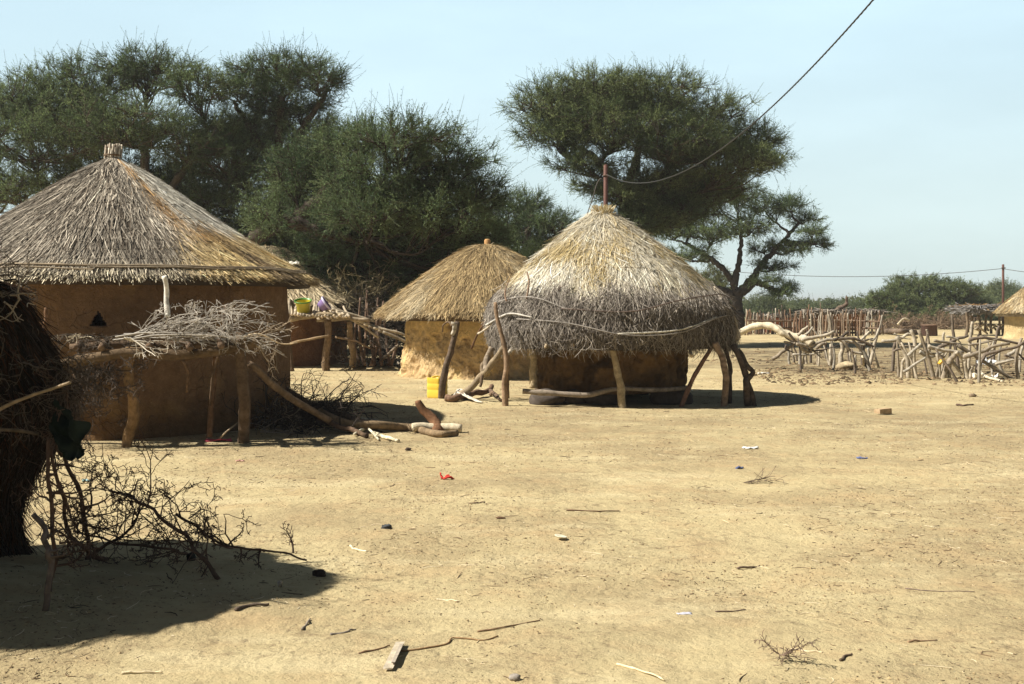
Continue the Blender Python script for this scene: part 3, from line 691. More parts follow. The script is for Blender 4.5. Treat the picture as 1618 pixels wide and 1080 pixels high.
for k in range(7):
    sp.append(dict(p0=W(rng.uniform(245, 320), rng.uniform(520, 545), 13.0+rng.uniform(0, .3)), dirv=(rng.normal(.3, .6), rng.normal(0, .2), rng.uniform(.1, .6)), L=rng.uniform(.35, .6), r0=.009, depth=3, zig=.2, spread=.6, kids=(3, 6), colr=grey, droop=.05, minr=.0035))
for k in range(4):
    sp.append(dict(p0=W(rng.uniform(195, 230), 533, 12.95), dirv=(.8, -.12, -.45), L=.45, r0=.011, depth=2, colr=(.62, .56, .47), minr=.003))
o = branch_obj('branch_pile', sp, 'twig', keep=lambda q: q[:, 2].min() > 1.02 and q[:, 2].max() < 1.70 and q[:, 0].max() < -2.62); tag(o, 'pale grey dry branches piled on the rack under the eave', 'branches', 'heaps of dry branches')
sp = []
for k in range(38):
    sp.append(dict(p0=W(rng.uniform(70, 250), rng.uniform(520, 552), 13.0+rng.uniform(0, .6)), dirv=(rng.normal(0, 1), rng.normal(0, .4), rng.normal(.12, .3)), L=rng.uniform(.25, .6), r0=.010, depth=2, zig=.25, colr=(.10, .08, .062), droop=.03, minr=.003))
for k in range(26):
    sp.append(dict(p0=W(rng.uniform(80, 190), rng.uniform(560, 590), 12.8+rng.uniform(0, .5)), dirv=(rng.normal(0, .5), rng.normal(0, .4), -rng.uniform(.3, 1)), L=rng.uniform(.25, .6), r0=.010, depth=3, zig=.3, colr=(.08, .062, .05), droop=.05, minr=.003))
for k in range(12):
    sp.append(dict(p0=W(rng.uniform(70, 160), rng.uniform(515, 535), 13.0+rng.uniform(0, .4)), dirv=(rng.normal(0, 1), rng.normal(0, .4), rng.uniform(.0, .5)), L=rng.uniform(.25, .5), r0=.008, depth=2, colr=(.42, .36, .26), minr=.003))
o = branch_obj('branch_pile', sp, 'twig', keep=lambda q: q[:, 2].max() < 1.31); tag(o, 'dark tangled twigs hanging over the left end of the rack beside the straw stack', 'branches', 'heaps of dry branches')
sp = []
for k in range(5):
    sp.append(dict(p0=W(395, 532+3*k, 13.3), dirv=(1, rng.normal(0, .2), rng.normal(0.05, .2)), L=rng.uniform(.35, .6), r0=.010, depth=2, zig=.2, colr=(.34, .27, .19), droop=.06, minr=.003))
o = branch_obj('thorn_branch', sp, 'twig'); tag(o, 'thin pale twigs sticking out from the right corner post of the rack', 'branch')
mb = MB(); stick(mb, [W(385, 532, 13.2), W(410, 527, 13.2), W(445, 543, 13.2), W(470, 541, 13.2)], .013, .007, (.44, .34, .22), S=5); tag(mb.build('stick', M['wood']), 'slender pale stick pointing right from the rack past the hut corner', 'stick')

# ---------------------------------------------------------------- logs and brush beside the large hut
def log(name, pts, r0, r1, c, label, cat, group=None, m='bark', S=10, K=None, **kw):
    mb = MB(); stick(mb, pts, r0, r1, c, S=S, K=K or 6*len(pts), **kw); return tag(mb.build(name, M[m]), label, cat, group)
log('pole', [W(393, 574, 13.45), W(430, 605, 13.7), W(470, 635, 14.0), W(520, 664, 14.4)], .04, .045, (.19, .135, .09), 'long brown pole leaning from the rack down to the fallen trunk', 'pole')
log('pole', [W(453, 615, 15.2), W(500, 645, 15.0), W(545, 672, 14.6), G(579, 692, .02)], .034, .028, (.11, .075, .05), 'thin dark pole crossing behind the long leaning pole beside the large hut', 'pole')
tr = thing('fallen_trunk', G(620, 680), 'forked bare fallen trunk lying beyond the brush heap beside the large hut', 'log')
part('stem', [W(505, 652, 14.7), W(545, 668, 14.5), W(600, 672, 14.6), W(650, 675, 14.9), G(690, 690, .04), G(722, 688, .04)], .062, .042, (.23, .165, .10), tr, S=10, K=26)
part('limb', [W(590, 672, 14.7), W(540, 655, 15.0), W(505, 635, 15.3)], .045, .022, (.16, .115, .08), tr)
log('snag', [G(693, 684, -.02), W(688, 668, 14.75), W(676, 655, 14.8), W(664, 642, 14.8), W(660, 633, 14.8)], .082, .042, (.19, .10, .055), 'broken reddish brown stump end pointing up beside the pale log', 'log', S=11, jit=.12, wob=.06, K=9)
log('log', [G(652, 683, .06), G(690, 682, .06), G(729, 683, .06)], .056, .054, (.58, .50, .36), 'short pale log with sawn end next to the upright broken stump', 'log', m='wood')
log('stick', [G(560, 690, .03), G(580, 684, .06), G(598, 697, .02)], .02, .012, (.66, .60, .45), 'bent bleached stick on the ground below the fallen trunk, nearest the brush', 'stick', m='wood')
log('stick', [G(590, 688, .03), G(612, 695, .03), G(630, 699, .02)], .026, .02, (.70, .62, .44), 'straight bleached stick on the ground under the middle of the fallen trunk', 'stick', m='wood')
log('stick', [G(555, 678, .08), W(575, 662, 15.3), W(610, 668, 15.2)], .02, .015, (.68, .60, .45), 'pale stick lying behind the fallen trunk in the shadow of the hut', 'stick', m='wood')
log('stick', [W(505, 660, 14.6), W(530, 672, 14.4), W(560, 680, 14.3), G(580, 690, .02)], .04, .03, (.15, .10, .07), 'dark crooked stick under the near end of the fallen trunk', 'stick')
sp = []
for k in range(150):
    x = rng.normal(462, 40); y = rng.uniform(655, 688)
    p = G(x, y); p[2] += rng.uniform(.02, .14)
    sp.append(dict(p0=p, dirv=(rng.normal(.5, .6), rng.normal(0, .35), rng.uniform(.0, .75)), L=rng.uniform(.3, .8), r0=.012, depth=2, zig=.2, kids=(2, 5), colr=(.055, .044, .038), droop=.10, minr=.0032))
for k in range(14):
    p = G(rng.uniform(400, 440), rng.uniform(672, 690)); p[2] += .05
    sp.append(dict(p0=p, dirv=(rng.normal(0, .8), rng.normal(0, .3), rng.uniform(.05, .6)), L=rng.uniform(.3, .7), r0=.009, depth=2, zig=.2, colr=(.24, .20, .16), droop=.06, minr=.003))
o = branch_obj('branch_pile', sp, 'twig'); tag(o, 'dark bushy brushwood heap on the ground right of the large hut under the leaning pole', 'branches', 'heaps of dry branches')
log('stick', [G(345, 698, .03), W(360, 680, 13.5), W(375, 668, 13.6)], .012, .008, (.34, .27, .19), 'thin pale stick leaning at the foot of the large hut beside the dark rack post', 'stick', m='wood')
mb = MB(); scrap(mb, G(346, 698, .01), .14, .05, .03, (.55, .10, .14), .2, seed=5); tag(mb.build('rag', M['cloth']), 'pink rag on the ground at the foot of the large hut', 'rag')

# ---------------------------------------------------------------- hut and shelf behind the large hut
c4 = A((424-CX)/F*32, 32, 0)
far = thing('mud_hut', c4, 'dark mud hut with low thatch half hidden behind the right eave of the large hut', 'hut', 'round mud huts')
f4, t4_ = smooth_prof([(.05, 3.22), (.45, 3.12), (1.0, 2.83), (1.9, 2.26), (2.85, 1.58)])
def wall4(p, Z, T): return .04*fbm(p, 3, 4, 101)
def col4(p, Z, T): return mix3((.26, .14, .075), (.19, .10, .055), sstep(-.2, .3, fbm(p, 2, 3, 102)))
mb = MB(); mud_wall(mb, c4, 2.22, 2.18, 1.72, col4, wall4, 100, step=.05); mb.build('wall', M['mud'], far)
def straw4(th, s, u):
    n = fbm(np.stack([np.cos(th)*3, np.sin(th)*3, s*2.5], -1), 2, 3, 103)
    return (mix3((.36, .28, .17), (.78, .66, .45), (u+.4*n).clip(0, 1))*rng.uniform(.7, 1.2, (len(th), 1))).clip(.01, .9)
mb = MB(); roof_core(mb, c4, f4, (.12, .09, .055), 104, .02, .14)
thatch(mb, c4, f4, t4_, 14000, .6, .022, straw4, .08, .08, .25, seed=104, amp=.02, over=.08, rag=.1)
mb.build('roof', M['straw'], far, smooth=False)
sh = thing('storage_rack', G(518, 583), 'pole shelf with basins on two posts beside the dark hut behind', 'rack')
part('post', [G(516, 585, -.05), W(515, 560, 28.2), W(519, 535, 28.2), W(518, 505, 28.2)], .10, .085, (.21, .145, .09), sh)
part('post', [G(559, 581, -.05), W(557, 555, 28.8), W(554, 530, 28.8), W(552, 508, 28.8)], .085, .07, (.30, .22, .14), sh)
part('post', [G(462, 586, -.05), W(456, 550, 28.2), W(455, 500, 28.2)], .07, .06, wood_dark, sh)
part('beam', [W(448, 504, 28.1), W(480, 500, 28.1), W(520, 496, 28.1), W(545, 500, 28.1)], .075, .06, (.33, .26, .17), sh)
part('beam', [W(500, 505, 28.6), W(540, 503, 28.6), W(585, 505, 28.6)], .06, .05, (.30, .24, .17), sh)
part('rail', [W(450, 545, 28.0), W(480, 537, 28.0), W(520, 530, 28.0)], .035, .03, (.28, .20, .12), sh)
part('rail', [W(530, 532, 28.6), W(560, 538, 28.6), W(585, 550, 28.6)], .03, .025, (.25, .18, .12), sh)
for k in range(22):
    u = k/21
    a = W(452+u*100, 497+u*4+rng.normal(0, 1), 28.0); b = W(452+u*88+rng.normal(0, 6), 470+rng.normal(0, 3)+u*14, 29.9)
    part('shelf_pole', [a, (a+b)/2+A(0, 0, rng.normal(0, .03)), b], .04, .03, np.array((.46, .38, .28))*rng.uniform(.5, 1.25), sh, m='wood', S=6)
for k in range(15):
    a = W(500+k*7.5, 478+k*3.3, 28.6); b = a+A(.95, .15, -.42+rng.normal(0, .08))
    part('shelf_pole', [a, (a+b)/2+A(0, 0, .03), b], .045, .03, np.array((.50, .42, .31))*rng.uniform(.5, 1.3), sh, m='wood', S=6)
p = W(480, 497, 28.3)
bw = thing('basin', p, 'green plastic basin with yellow inside standing on the pole shelf', 'basin', 'basins on the pole shelf')
def tip(mb, p, a):                                                  # tilt round the foot, towards the yard
    v = mb.v[0]-p; ca, sa = math.cos(a), math.sin(a)
    mb.v[0] = np.stack([v[:, 0], v[:, 1]*ca-v[:, 2]*sa, v[:, 1]*sa+v[:, 2]*ca], -1)+p+A(0, 0, .04); return mb
mb = MB(); lathe(mb, p, [(.005, .0), (.13, .0), (.155, .06), (.185, .25), (.20, .30)], 28, (.44, .38, .03)); tip(mb, p, .3).build('bowl', M['plastic'], bw)
mb = MB(); lathe(mb, p, [(.20, .30), (.215, .31), (.215, .335), (.20, .335), (.182, .29)], 28, (.07, .22, .03)); tip(mb, p, .3).build('rim', M['plastic'], bw)
mb = MB(); lathe(mb, p, [(.182, .30), (.172, .24), (.145, .06), (.12, .012), (.004, .012)], 28, (.58, .48, .03)); tip(mb, p, .3).build('lining', M['plastic'], bw)
p = W(510, 494, 28.2)
bw = thing('basin', p, 'purple plastic basin tipped on its side on the pole shelf', 'basin', 'basins on the pole shelf')
prof = [(q*.85, w*.85) for q, w in [(.004, 0), (.13, 0), (.165, .08), (.20, .24), (.215, .245), (.19, .235), (.15, .08), (.12, .015), (.004, .015)]]
mb = MB(); lathe(mb, (0, 0, 0), prof, 26, (.22, .15, .34)); v = mb.v[0]
ca, sa = math.cos(.95), math.sin(.95)
v = np.stack([v[:, 0]*ca+v[:, 2]*sa, v[:, 1], -v[:, 0]*sa+v[:, 2]*ca], -1)+p+A(-.07, 0, .13); mb.v[0] = v; mb.build('bowl', M['plastic'], bw)
mb = MB(); lathe(mb, (0, 0, 0), [(.176, .162), (.192, .17), (.197, .213), (.174, .214)], 26, (.52, .48, .70)); v = mb.v[0]
v = np.stack([v[:, 0]*ca+v[:, 2]*sa, v[:, 1], -v[:, 0]*sa+v[:, 2]*ca], -1)+p+A(-.07, 0, .13); mb.v[0] = v; mb.build('rim', M['plastic'], bw)
mb = MB(); scrap(mb, W(466, 419, 30.6), .11, .11, .11, (.62, .59, .52), seed=8); tag(mb.build('plastic_bag', M['cloth']), 'white bundle lying on the thatch of the hut behind', 'bag')
# brushwood fence between the huts
bf = thing('brushwood_fence', G(600, 578), 'dark brushwood fence with crooked stakes between the shelf and the ochre hut', 'fence')
sp = []
for k in range(110):
    p = W(rng.uniform(560, 650), rng.uniform(485, 575), rng.uniform(29.5, 31.5))
    sp.append(dict(p0=p, dirv=(rng.normal(0, .8), rng.normal(0, .4), rng.normal(.1, .5)), L=rng.uniform(.6, 1.2), r0=.02, depth=2, zig=.22, colr=(.085, .07, .055), minr=.007))
for k in range(30):
    p = W(rng.uniform(545, 610), rng.uniform(455, 505), rng.uniform(30, 31.5))
    sp.append(dict(p0=p, dirv=(rng.normal(0, .6), rng.normal(0, .4), rng.uniform(.2, 1)), L=rng.uniform(.5, 1.0), r0=.012, depth=2, zig=.22, colr=(.34, .29, .18), minr=.006))
branch_obj('brushwood', sp, 'twig', bf)
for px, pt, lean in ((572, 470, 3), (578, 458, -2), (586, 478, 6), (594, 470, -3), (600, 482, 3), (598, 475, -8), (610, 500, 4), (622, 520, -5), (565, 500, 3), (590, 505, -4)):
    part('stake', [W(px+lean, 578, 29.6), W(px+rng.normal(0, 2), (578+pt)/2, 29.6), W(px-lean, pt, 29.6)], .05, .03, np.array((.22, .15, .11))*rng.uniform(.6, 1.3), bf, S=6)
log('branch', [G(598, 578, .1), W(612, 560, 29.0), W(630, 545, 29.0)], .05, .035, (.25, .20, .15), 'bare branch propped against the brushwood fence by the ochre hut', 'branch')
log('stick', [G(612, 578, .06), G(622, 575, .12), G(632, 579, .05)], .05, .03, (.52, .45, .35), 'pale crooked stick on the ground at the foot of the brushwood fence', 'stick')

# ---------------------------------------------------------------- between the ochre hut and the granary
p = G(691, 629)
jc = thing('jerrycan', p, 'yellow plastic jerrycan with cut off top standing before the ochre hut', 'jerrycan')
def can(mb, ctr, sx, sy, h, ang, c, inset=0, z0=0, open_=True):
    a = np.linspace(0, 2*np.pi, 32, endpoint=False); e = .28
    X = np.sign(np.cos(a))*np.abs(np.cos(a))**e*sx/2; Y = np.sign(np.sin(a))*np.abs(np.sin(a))**e*sy/2
    rows = []
    zs = [0, .012, .04, .13, .14, .155, .165, .24, .25, .265, .275, h-.004, h]
    ks = [.92, .97, 1, 1, .97, .97, 1, 1, .97, .97, 1, 1, .995]
    for z, k in zip(zs, ks): rows.append((k, z))
    for z, k in ((h, .965), (.25, .955), (.02, .94), (.02, .02)): rows.append((k, z))
    rows = [(.02, 0)]+rows
    ca, sa = math.cos(ang), math.sin(ang)
    v = np.array([[(x*k*ca-y*k*sa, x*k*sa+y*k*ca, z) for x, y in zip(X, Y)] for k, z in rows])+A(*ctr)
    K, n = v.shape[:2]; k, j = np.meshgrid(np.arange(K-1), np.arange(n), indexing='ij'); j2 = (j+1) % n
    mb.add(v.reshape(-1, 3), np.stack([k*n+j, k*n+j2, (k+1)*n+j2, (k+1)*n+j], -1).reshape(-1, 4), None, c)
mb = MB(); can(mb, p, .30, .26, .36, -.62, (.70, .50, .06)); mb.build('body', M['plastic'], jc)
mb = MB(); stick(mb, [p+A(-.1, -.02, .355), p+A(-.03, .02, .375), p+A(.05, .03, .36)], .016, .016, (.78, .55, .05), S=6, wob=0, jit=0, var=0); mb.build('rim_remnant', M['plastic'], jc)
fp = thing('forked_pole', G(697, 629), 'dark leaning forked pole planted right in front of the yellow jerrycan', 'pole')
part('shaft', [G(697, 630, -.1), W(700, 600, 19.6), W(708, 565, 19.6), W(716, 540, 19.6), W(723, 508, 19.6)], .064, .045, (.13, .095, .07), fp, K=24)
part('fork', [W(716, 528, 19.58), W(718, 515, 19.5), W(716, 508, 19.5)], .04, .035, (.46, .41, .34), fp)
part('fork', [W(715, 515, 19.8), W(708, 508, 19.9), W(701, 513, 20), W(699, 524, 20.1)], .022, .012, (.16, .11, .07), fp, S=6)
lb = thing('forked_branch', G(722, 629), 'forked limb slanting from the ground up to the left rim of the granary roof', 'branch')
part('stem', [G(716, 631, .03), W(740, 615, 19.4), W(765, 590, 19.2), W(785, 565, 19.0), W(798, 545, 18.9)], .058, .045, (.28, .22, .15), lb, K=22)
part('limb', [W(768, 586, 19.2), W(770, 565, 19.3), W(778, 548, 19.3)], .055, .05, (.26, .21, .16), lb)
part('limb', [W(764, 592, 19.3), W(762, 580, 19.4), W(770, 560, 19.5)], .045, .03, (.2, .15, .1), lb)
part('stub', [W(762, 592, 19.2), W(760, 605, 19.1), W(759, 611, 19.1)], .03, .02, wood_dark, lb)
log('stick', [W(745, 550, 20.5), W(753, 530, 20.3), W(765, 510, 20.1), W(777, 498, 20)], .022, .015, (.17, .10, .06), 'thin curved dark stick hanging from the left rim of the granary roof', 'stick', S=6)
log('stick', [W(755, 527, 19.6), W(768, 519, 19.4), W(778, 511, 19.2)], .02, .018, (.55, .47, .36), 'short pale stick poking out of the left rim of the granary roof', 'stick', S=6)
lg = thing('forked_branch', G(745, 632), 'crooked forked branch lying flat on the ground left of the granary', 'branch')
part('stem', [G(704, 635, .06), G(720, 635, .06), G(745, 630, .09), G(770, 626, .10), G(777, 623, .15)], .06, .045, (.19, .12, .08), lg)
part('limb', [W(774, 624, 19.9), W(781, 619, 19.9)], .04, .025, (.22, .15, .1), lg)
part('limb', [G(775, 626, .1), G(785, 632, .08), G(791, 635, .03)], .04, .022, (.16, .11, .08), lg)
mb = MB()
for k in range(6):
    y = 629+k*1.1
    stick(mb, [G(716+k*2, 634-k*.6, .07), G(726, y-2, .14), G(738+k, y+1, .06), G(748+k*3, y+4, .02)], .018, .014, (.58, .53, .45), S=6, wob=.5)
tag(mb.build('rope', M['cloth']), 'white tangle of rope on the crooked branch beside the jerrycan', 'rope')
# ---------------------------------------------------------------- straw stack and thorn branches in the left foreground
cs = A(-3.56, 7.0, 0)
st = thing('straw_stack', ground(cs), 'dark shaggy straw and brush stack at the left edge of the yard', 'straw stack')
fs, ts = smooth_prof([(.04, 1.88), (.24, 1.81), (.40, 1.70), (.50, 1.5), (.64, 1.2), (.70, 1.02), (.60, .72), (.48, .5), (.42, .2), (.5, -.05)], 60)
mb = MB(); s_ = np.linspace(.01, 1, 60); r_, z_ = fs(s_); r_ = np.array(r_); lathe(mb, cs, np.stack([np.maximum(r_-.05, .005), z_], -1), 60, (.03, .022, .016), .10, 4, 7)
n = 30000
s = rng.random(n)**.9; th = rng.random(n)*6.283; K = 5; u = np.linspace(0, 1, K)
L = rng.uniform(.12, .5, n); Sx = np.minimum(s[:, None]+L[:, None]/ts*u, 1.0)
r, z = fs(Sx); TH = th[:, None]+(rng.normal(0, .22, (n, 1))*u+.12*rng.normal(0, 1, (n, 1))*u**2)*L[:, None]*1.6
lm = 1+.08*fbm(np.stack([np.cos(TH)*2, np.sin(TH)*2, Sx*3], -1), 1.6, 3, 111)*2
off = .11*rng.random((n, 1))-.03+(.06*rng.normal(0, 1, (n, 1)))*u**2
P = np.stack([(r*lm+off)*np.cos(TH), (r*lm+off)*np.sin(TH), z], -1)+cs
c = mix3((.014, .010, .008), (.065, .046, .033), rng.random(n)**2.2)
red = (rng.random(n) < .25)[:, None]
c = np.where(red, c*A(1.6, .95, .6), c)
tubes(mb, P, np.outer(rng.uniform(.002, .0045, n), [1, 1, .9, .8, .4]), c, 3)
c5_ = A(-4.25, 5.9, 0)                                            # unseen lobes of the stack to the left, raised to cast its long shadow
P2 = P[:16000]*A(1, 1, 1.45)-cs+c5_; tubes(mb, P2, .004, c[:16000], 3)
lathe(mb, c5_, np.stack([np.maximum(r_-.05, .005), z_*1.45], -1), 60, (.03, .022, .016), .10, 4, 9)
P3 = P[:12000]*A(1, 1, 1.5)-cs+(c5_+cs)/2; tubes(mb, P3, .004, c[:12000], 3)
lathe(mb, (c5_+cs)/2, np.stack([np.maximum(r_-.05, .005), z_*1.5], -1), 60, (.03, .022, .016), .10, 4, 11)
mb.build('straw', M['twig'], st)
sp = []
for k in range(60):
    a = rng.uniform(-1.9, .9); zz = rng.uniform(1.25, 1.85); r0 = float(np.interp(zz, [1.2, 1.5, 1.75, 1.9], [.84, .66, .5, .3]))
    p = cs+A(r0*math.cos(a), r0*math.sin(a), zz)
    sp.append(dict(p0=p, dirv=(math.cos(a)+rng.normal(0, .5), math.sin(a)*.6, rng.normal(.1, .6)), L=rng.uniform(.12, .32), r0=.006, depth=2, zig=.3, colr=(.12, .10, .08), droop=.05, minr=.0018))
for k in range(5):
    p = W(rng.uniform(5, 35), rng.uniform(462, 482), 6.7)
    sp.append(dict(p0=p, dirv=(rng.normal(.5, .5), 0, rng.normal(.1, .4)), L=rng.uniform(.12, .25), r0=.007, depth=1, zig=.3, colr=(.33, .28, .22), minr=.0025))
for k in range(60):
    a = rng.uniform(-1.2, .7); zz = rng.uniform(.85, 1.3)
    sp.append(dict(p0=cs+A(.66*math.cos(a), .66*math.sin(a), zz), dirv=(.8+rng.normal(0, .4), rng.normal(-.1, .4), rng.normal(-.15, .35)), L=rng.uniform(.2, .42), r0=.0055, depth=2, zig=.3, colr=(.11, .085, .065), droop=.06, minr=.0018))
for k in range(46):  # brush on the stack and its unseen lobes, added to break the shadow's edge
    q = (cs, c5_, (c5_+cs)/2)[k % 3]; a = rng.uniform(0, 6.28); zz = rng.uniform(1.3, 2.75) if k % 3 else rng.uniform(1.4, 1.8); r0 = .38
    sp.append(dict(p0=q+A(r0*math.cos(a), r0*math.sin(a), zz), dirv=(rng.normal(0, 1), rng.normal(0, 1), rng.normal(.4, .5)), L=rng.uniform(.25, .55), r0=.008, depth=2, zig=.3, colr=(.12, .10, .08), minr=.0025))
branch_obj('brush', sp, 'twig', st, keep=lambda q: (q[:, 0]-q[:, 1]*((62 if q[:, 2].max() > 1.34 else 165)-CX)/F).max() < 0)
part('prop_pole', [W(-15, 655, 6.3), W(30, 632, 6.25), W(70, 618, 6.2), W(111, 604, 6.1)],   .011, .008, (.34, .26, .17), st, m='wood', S=6)
part('prop_pole', [W(-20, 677, 6.2), W(25, 680, 6.2), W(60, 685, 6.3)], .012, .010, (.10, .08, .06), st, S=6)
def hang(mb, tl, tr, h, c, seed, n=16):
    u, w = np.meshgrid(np.linspace(0, 1, n), np.linspace(0, 1, n), indexing='ij'); p = np.stack([u*2, w*2, 0*u], -1)
    base = tl+(tr-tl)*u[..., None]; k = 1-.55*np.abs(u-.45)*w*1.5
    x = base[..., 0]+(np.mean([tl[0], tr[0]])-base[..., 0])*w*.45+.03*fbm(p, 2, 2, seed)
    y = base[..., 1]+.16*fbm(p, 1.6, 3, seed+1)*2; z = base[..., 2]-h*w*k+.05*fbm(p, 2.2, 2, seed+2)*2*w
    v = np.stack([x, y, z], -1).reshape(-1, 3); v2 = v+A(0, .008, 0); m = n*n
    i, j = np.meshgrid(np.arange(n-1), np.arange(n-1), indexing='ij')
    q = np.stack([i*n+j, (i+1)*n+j, (i+1)*n+j+1, i*n+j+1], -1).reshape(-1, 4)
    mb.add(np.concatenate([v, v2]), np.concatenate([q, q[:, ::-1]+m]), None, c)
mb = MB(); hang(mb, W(82, 630, 6.35), W(136, 668, 6.3), .30, (.012, .02, .016), 4)
tag(mb.build('cloth_sheet', M['cloth']), 'torn dark green cloth sheet hanging from the side of the straw stack', 'cloth')
tc_ = (.095, .062, .046)
def thorny(name, main, r0, r1, nside, label, Ls=(.2, .5), depth=3, colr=tc_, dirs=None, group='bare thorn branches leaning by the straw stack'):
    p = catmull(main, 24); p[1:-1] += rng.normal(0, .008, (22, 3))
    root = thing(name, main[0], label, 'branch', group)
    mb = MB(); stick(mb, main, r0, r1, np.asarray(colr)*1.1, S=6, K=22, wob=.5); mb.build('stem', M['bark'], root)
    sp = []
    for k in range(nside):
        i = rng.integers(3, 23); t = unit(p[min(i+1, 23)]-p[i-1])
        dv = t*.35+rng.normal(0, .55, 3)*A(1, .8, .8) if dirs is None else t*.3+A(*dirs)+rng.normal(0, .5, 3)
        sp.append(dict(p0=p[i], dirv=dv, L=rng.uniform(*Ls), r0=max(r1*.75, .0045), depth=depth, zig=.26, kids=(2, 5), spread=.8, colr=colr, droop=.0, minr=.0021))
    branch_obj('twigs', sp, 'twig', root)
    return root
thorny('thorn_branch', [G(345, 922), W(318, 880, 6.75), W(285, 842, 6.85), W(245, 808, 6.9), W(205, 786, 7.0), W(172, 776, 7.1)], .014, .007, 15, 'dark thorn branch slanting to the ground in the middle of the foreground thorn tangle', dirs=(-.35, 0, .15))
thorny('thorn_branch', [G(484, 889, .01), W(455, 875, 7.2), W(425, 870, 7.15), W(385, 866, 7.1), W(345, 858, 7.1), W(310, 832, 7.1), W(278, 812, 7.15)], .006, .009, 13, 'low thorn branch reaching farthest right along the ground from the thorn tangle', Ls=(.12, .33), dirs=(.15, 0, .3))
thorny('thorn_branch', [G(300, 890, .02), W(270, 868, 7.0), W(220, 862, 7.05), W(165, 856, 7.1), W(115, 838, 7.1)], .010, .006, 12, 'flat dark thorn branch lying along the edge of the stack shadow', dirs=(-.1, 0, .5))
thorny('thorn_branch', [W(150, 872, 7.1), W(190, 848, 7.2), W(215, 820, 7.2), W(225, 790, 7.3)], .011, .006, 12, 'upright bushy thorn branch behind the slanting one in the foreground tangle', dirs=(.1, .1, .3))
thorny('thorn_branch', [G(137, 905), W(140, 850, 6.95), W(126, 785, 6.9), W(102, 731, 6.8), W(93, 700, 6.75)], .015, .011, 9, 'dark crooked upright branch right of the straw stack under the green cloth', Ls=(.15, .4), dirs=(.3, 0, 0))
thorny('thorn_branch', [G(168, 905), W(150, 875, 6.9), W(107, 839, 6.8), W(105, 796, 6.75), W(88, 737, 6.7), W(84, 705, 6.7)], .015, .009, 9, 'bent upright branch with elbow near the ground beside the straw stack', Ls=(.15, .4), dirs=(.2, 0, 0))
thorny('thorn_branch', [G(71, 983), W(76, 903, 5.95), W(79, 872, 5.98), W(66, 835, 6.05), W(52, 812, 6.1)], .018, .015, 3, 'pale grey crooked stake nearest the camera at the foot of the straw stack', Ls=(.06, .14), depth=1, colr=(.13, .105, .09))
thorny('thorn_branch', [G(80, 960), W(88, 876, 6.1), W(80, 796, 6.15), W(75, 742, 6.2), W(78, 690, 6.3)], .012, .010, 10, 'thin upright branch just behind the pale stake at the foot of the straw stack', Ls=(.12, .35), dirs=(.1, 0, 0))

# ---------------------------------------------------------------- pens of forked posts and rails on the right
def zz(ox, oy, k): return lambda x, y: (ox+x/k, oy+y/k)
Z1, Z2 = zz(1160, 460, 6.742), zz(1380, 400, 4.5)
pc = [(.42, .365, .285), (.27, .225, .17), (.17, .135, .105), (.35, .315, .26), (.10, .08, .065)]
pen1 = thing('pen_fence', G(1320, 580), 'livestock pen fence of crooked posts and rails with a bleached trunk, near the granary', 'fence', 'rough wooden pen fences')
def zp(Z, pts, dd=0, base=True, d0=None):
    out = []; b = Z(*pts[0]); d = d0 or H*F/(b[1]-HY)
    for k, p in enumerate(pts):
        q = Z(*p); out.append(W(q[0], q[1], d+dd*k/max(1, len(pts)-1)))
    if base: out[0][2] = gh(out[0][0], out[0][1])-.08
    return out
for pts, r, c in (
        ([(590, 775), (582, 700), (570, 600)], .07, 3), ([(650, 770), (625, 680), (600, 570)], .06, 1), ([(668, 740), (660, 660), (620, 560)], .05, 2),
        ([(700, 775), (705, 650), (690, 520)], .075, 3), ([(770, 775), (760, 680), (735, 560)], .085, 0), ([(895, 790), (890, 690), (870, 590)], .08, 1),
        ([(985, 720), (975, 560), (960, 440)], .075, 4), ([(1022, 800), (1022, 700), (1030, 560)], .085, 0), ([(1055, 800), (1045, 600), (1030, 400), (1000, 240)], .075, 1),
        ([(1135, 812), (1135, 700), (1155, 620), (1140, 540)], .11, 0), ([(1235, 770), (1238, 700), (1232, 630)], .075, 0), ([(1295, 830), (1290, 750), (1300, 680)], .06, 3),
        ([(1445, 780), (1480, 640), (1500, 540), (1545, 400)], .085, 0), ([(1400, 820), (1430, 700), (1425, 600)], .07, 3), ([(1360, 790), (1358, 700), (1350, 560)], .06, 2),
        ([(1460, 850), (1400, 680), (1310, 580), (1255, 500)], .075, 3), ([(815, 760), (815, 640), (800, 560)], .06, 4), ([(1380, 770), (1330, 560), (1310, 420)], .05, 2)):
    part('post', zp(Z1, pts), r*.62, r*.44, pc[c], pen1, m='wood', S=7, K=14)
d1 = 28.6
part('bleached_trunk', [W(*Z1(x, y), d) for x, y, d in ((-20, 440, 29.3), (60, 430, 29.3), (150, 398, 29.2), (230, 370, 29.1), (330, 365, 29), (420, 385, 28.9), (500, 430, 28.8), (600, 465, 28.7), (700, 495, 28.6), (770, 520, 28.5), (830, 560, 28.4))],   .085, .10, (.62, .54, .40), pen1, m='wood', S=12, K=44, wob=.10, jit=.12)
